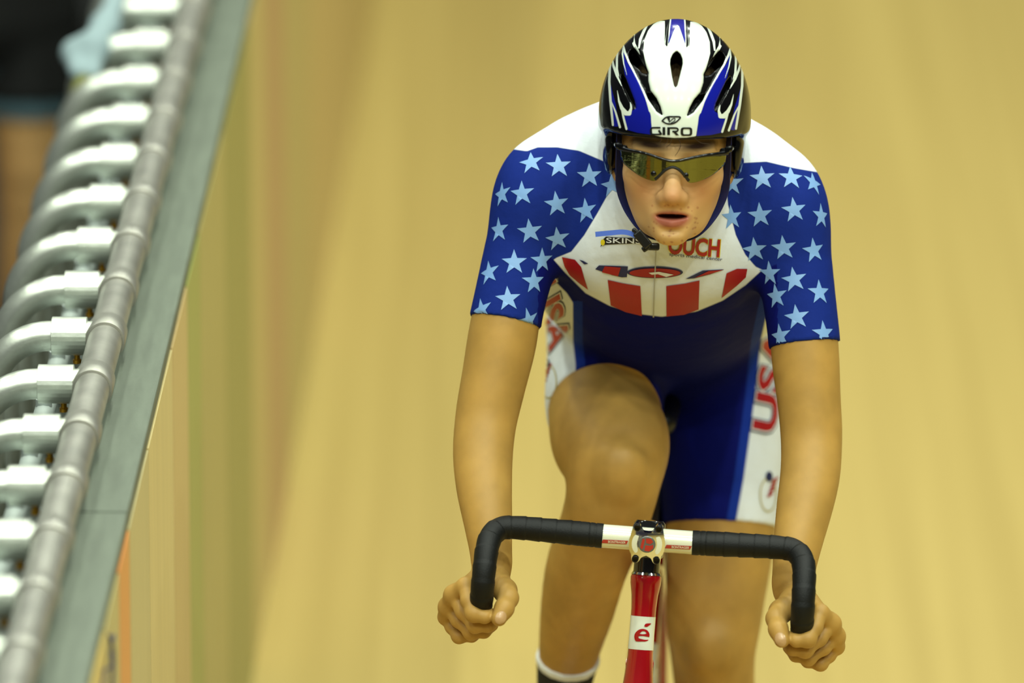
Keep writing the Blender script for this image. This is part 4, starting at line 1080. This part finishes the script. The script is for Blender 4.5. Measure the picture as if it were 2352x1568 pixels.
# cranks, pedals, chainring, chain
V, F = join(lathe([(-.002, .075), (-.002, .098), (.002, .098), (.002, .075)], BBK + BX * .042, BX, 48, False), *[tube([BBK + BX * .042, BBK + BX * .042 + (BY * math.cos(a) + BZ * math.sin(a)) * .08], .006, 8) for a in np.arange(5) * 2 * math.pi / 5])
mk('chainring', V, F, chrom, bike)
fr1 = anR + np.array([0, -.11, -.115]); fl1 = anL + np.array([0, -.11, -.125])
for tgt, sg in ((fr1, -1), (fl1, 1)):
    d_ = tgt - BBK; d_ = d_ - BX * (d_ @ BX); d_ = d_ / np.linalg.norm(d_) * .165
    V, F = tube([BBK + BX * sg * .055, BBK + BX * sg * .06 + d_ * .5, BBK + BX * sg * .068 + d_], [.016, .011, .013], 14); ca = mk('crank', V, F, blkg, bike)
    V, F = box(BBK + BX * sg * .115 + d_, (.07, .085, .018), ax=[BX, BY, BZ], bev=.005); mk('pedal', V, F, blkg, ca, smooth=False)
ch = [RW + BX * .042 + (BY * math.cos(a) + BZ * math.sin(a)) * .032 for a in np.linspace(-1.6, 1.6, 14)] + [BBK + BX * .042 + (BY * math.cos(a) + BZ * math.sin(a)) * .099 for a in np.linspace(1.6, 4.7, 26)]
V, F = tube(ch + ch[:1], .004, 6, False); mk('chain', V, F, boltm, bike)
# seatpost and saddle
SDL = pt(1526, 905, .68)
V, F = tube([ST + (ST - BBK) * -.02, SDL + np.array([0, .03, -.03])], .0138, 18); mk('seatpost', V, F, blkg, bike)
sad = [cone(SDL + BY * -.13 + BZ * -.004, SDL + BY * .02, .019, .024, .03, 'u', (BX, 1.15)), cone(SDL + BY * .02, SDL + BY * .13 + BZ * .006, .024, .030, .03, 'u', (BX, 2.1))]
v, q = surf(field([Group(sad, .02)]), SDL - .18, SDL + .18, .004); sd_ = mk('saddle', v, q, carb, bike)
for sg in (-1, 1):
    V, F = tube(catmull([SDL + BY * -.10 + BZ * -.02 + BX * sg * .006, SDL + BZ * -.045 + BX * sg * .018 - BY * .02, SDL + BY * .06 + BZ * -.045 + BX * sg * .022, SDL + BY * .12 + BZ * -.02 + BX * sg * .03], 5), .0035, 8); mk('saddle_rail', V, F, chrom, sd_)

# ================================================================== spectators behind the railing
def figure(hip, floor_z, hem, cutf, top_m, low_m, skin_m, name, label, turn=0.0, shorts=True, arm_fwd=0.2):
    H = np.asarray(hip, float); fz = floor_z; lg = H[2] - fz
    c_, s_ = math.cos(turn), math.sin(turn)
    def q(x_, y_, z_): return H + np.array([x_ * c_ - y_ * s_, x_ * s_ + y_ * c_, z_])
    base = np.array([H[0], H[1], fz])
    sh = .50
    tors = [cone(q(0, 0, 0.02), q(0, -.01, .25), .115, .115, .05, 'u', (np.array([c_, s_, 0]), 1.35)), cone(q(0, -.01, .25), q(0, 0, sh - .03), .115, .10, .05, 'u', (np.array([c_, s_, 0]), 1.5))]
    arms = [chain([(q(sg * .19, 0, sh - .03), .055), (q(sg * .25, -.03, sh - .2), .047), (q(sg * .27, -.04, sh - .31), .042), (q(sg * .26, -.12 - arm_fwd * .3, sh - .43), .036), (q(sg * .22, -.2 - arm_fwd * .3, sh - .52), .03), (q(sg * .20, -.25 - arm_fwd * .3, sh - .55), .035)], .02) for sg in (-1, 1)]
    legs = [chain([(q(sg * .09, 0, -.02), .088), (q(sg * .10, -.02, -lg * .25), .075), (q(sg * .10, -.01, -lg * .48), .058), (q(sg * .10, .02, -lg * .62), .056), (q(sg * .10, .02, -lg * .9), .036), (q(sg * .10, .02, -lg * .96), .034)], .02) + [cone(q(sg * .10, .0, -lg + .04), q(sg * .11, -.16, -lg + .035), .038, .033, .03)] for sg in (-1, 1)]
    hd = [cone(q(0, .0, sh), q(0, -.01, sh + .10), .052, .05, .03), ell(q(0, -.02, sh + .19), (.076, .092, .115), .03), ell(q(0, -.115, sh + .18), (.013, .018, .02), .02)]
    lo_ = base - np.array([.6, .6, .02]); hi_ = base + np.array([.6, .6, lg + sh + .36])
    P_ = empty(name, base, label, 'person')
    v, k = surf(field([Group(tors, .04), Group(arms[0], .03), Group(arms[1], .03), Group(legs[0], .03), Group(legs[1], .03), Group(hd, .03)]), lo_, hi_, .011); mk('body', v, k, skin_m, P_)
    zc = lambda z_: (q(0, 0, z_), np.array([0, 0, -1.0]))
    v, k = surf(field([Group(tors + arms[0][:9] + arms[1][:9] + legs[0][:5] + legs[1][:5], .04, clip=zc(hem))], .022), lo_, hi_, .011); mk('jacket', v, k, top_m, P_)
    cut = -lg * cutf
    v, k = surf(field([Group(legs[0][:15] + legs[1][:15] + tors[:1], .03, clip=zc(cut))], .014), lo_, hi_, .011)
    C = v[k].mean(1); v, k = keepfaces(v, k, C[:, 2] < H[2] + .1); mk('shorts' if shorts else 'trousers', v, k, low_m, P_)
    v, k = surf(field([Group([ell(q(0, .005, sh + .215), (.084, .098, .105), .02)], .01)]), lo_, hi_, .011); C = v[k].mean(1) - H; v, k = keepfaces(v, k, C[:, 2] > sh + .2); mk('hair', v, k, hairm, P_)
    v, k = surf(field([Group([cone(q(sg * .10, .03, -lg + .045), q(sg * .115, -.17, -lg + .04), .042, .038, .03) for sg in (-1, 1)], .01)], .008), lo_, hi_, .011); mk('shoes', v, k, carb, P_)
tanm = mat('spectator_skin', (224, 176, 112), .55); blackj = mat('black_jacket', (12, 14, 14), .8); denim = mat('faded_denim', (96, 128, 140), .8, noise=(9, .3, 2, (1, 1, 1))); pale = mat('pale_blue_cloth', (142, 162, 168), .8); oliv = mat('olive_trousers', (110, 112, 48), .8)
h1 = pt(-55, 30, 4.2)
figure(h1, -.24, -.13, .20, blackj, denim, tanm, 'person', 'spectator in black jacket and faded denim shorts at upper left', .3)
# towel and pouch hung on the outside of the railing
v, k = surf(field([Group([cone(pt(266, 0, 2.05), pt(242, 62, 1.95), .016, .020, .02), cone(pt(242, 62, 1.95), pt(212, 112, 1.85), .021, .024, .02), cone(pt(212, 112, 1.85), pt(172, 122, 1.85), .022, .020, .02), cone(pt(172, 122, 1.85), pt(178, 165, 1.8), .018, .014, .015), cone(pt(212, 112, 1.85), pt(215, 170, 1.8), .018, .012, .015)], .01)]), pt(200, 90, 1.9) - .25, pt(200, 90, 1.9) + .25, .005)
tag(mk('towel', v, k, pale), 'crumpled pale blue towel hung on the outside of the railing', 'towel')
v, k = surf(field([Group([cone(pt(190, 196, 1.75), pt(186, 236, 1.72), .014, .018, .02), cone(pt(200, 200, 1.75), pt(196, 240, 1.72), .012, .015, .02)], .01)]), pt(190, 215, 1.75) - .12, pt(190, 215, 1.75) + .12, .004)
tag(mk('pouch', v, k, oliv), 'small olive cloth pouch hung below the pale blue towel', 'pouch')
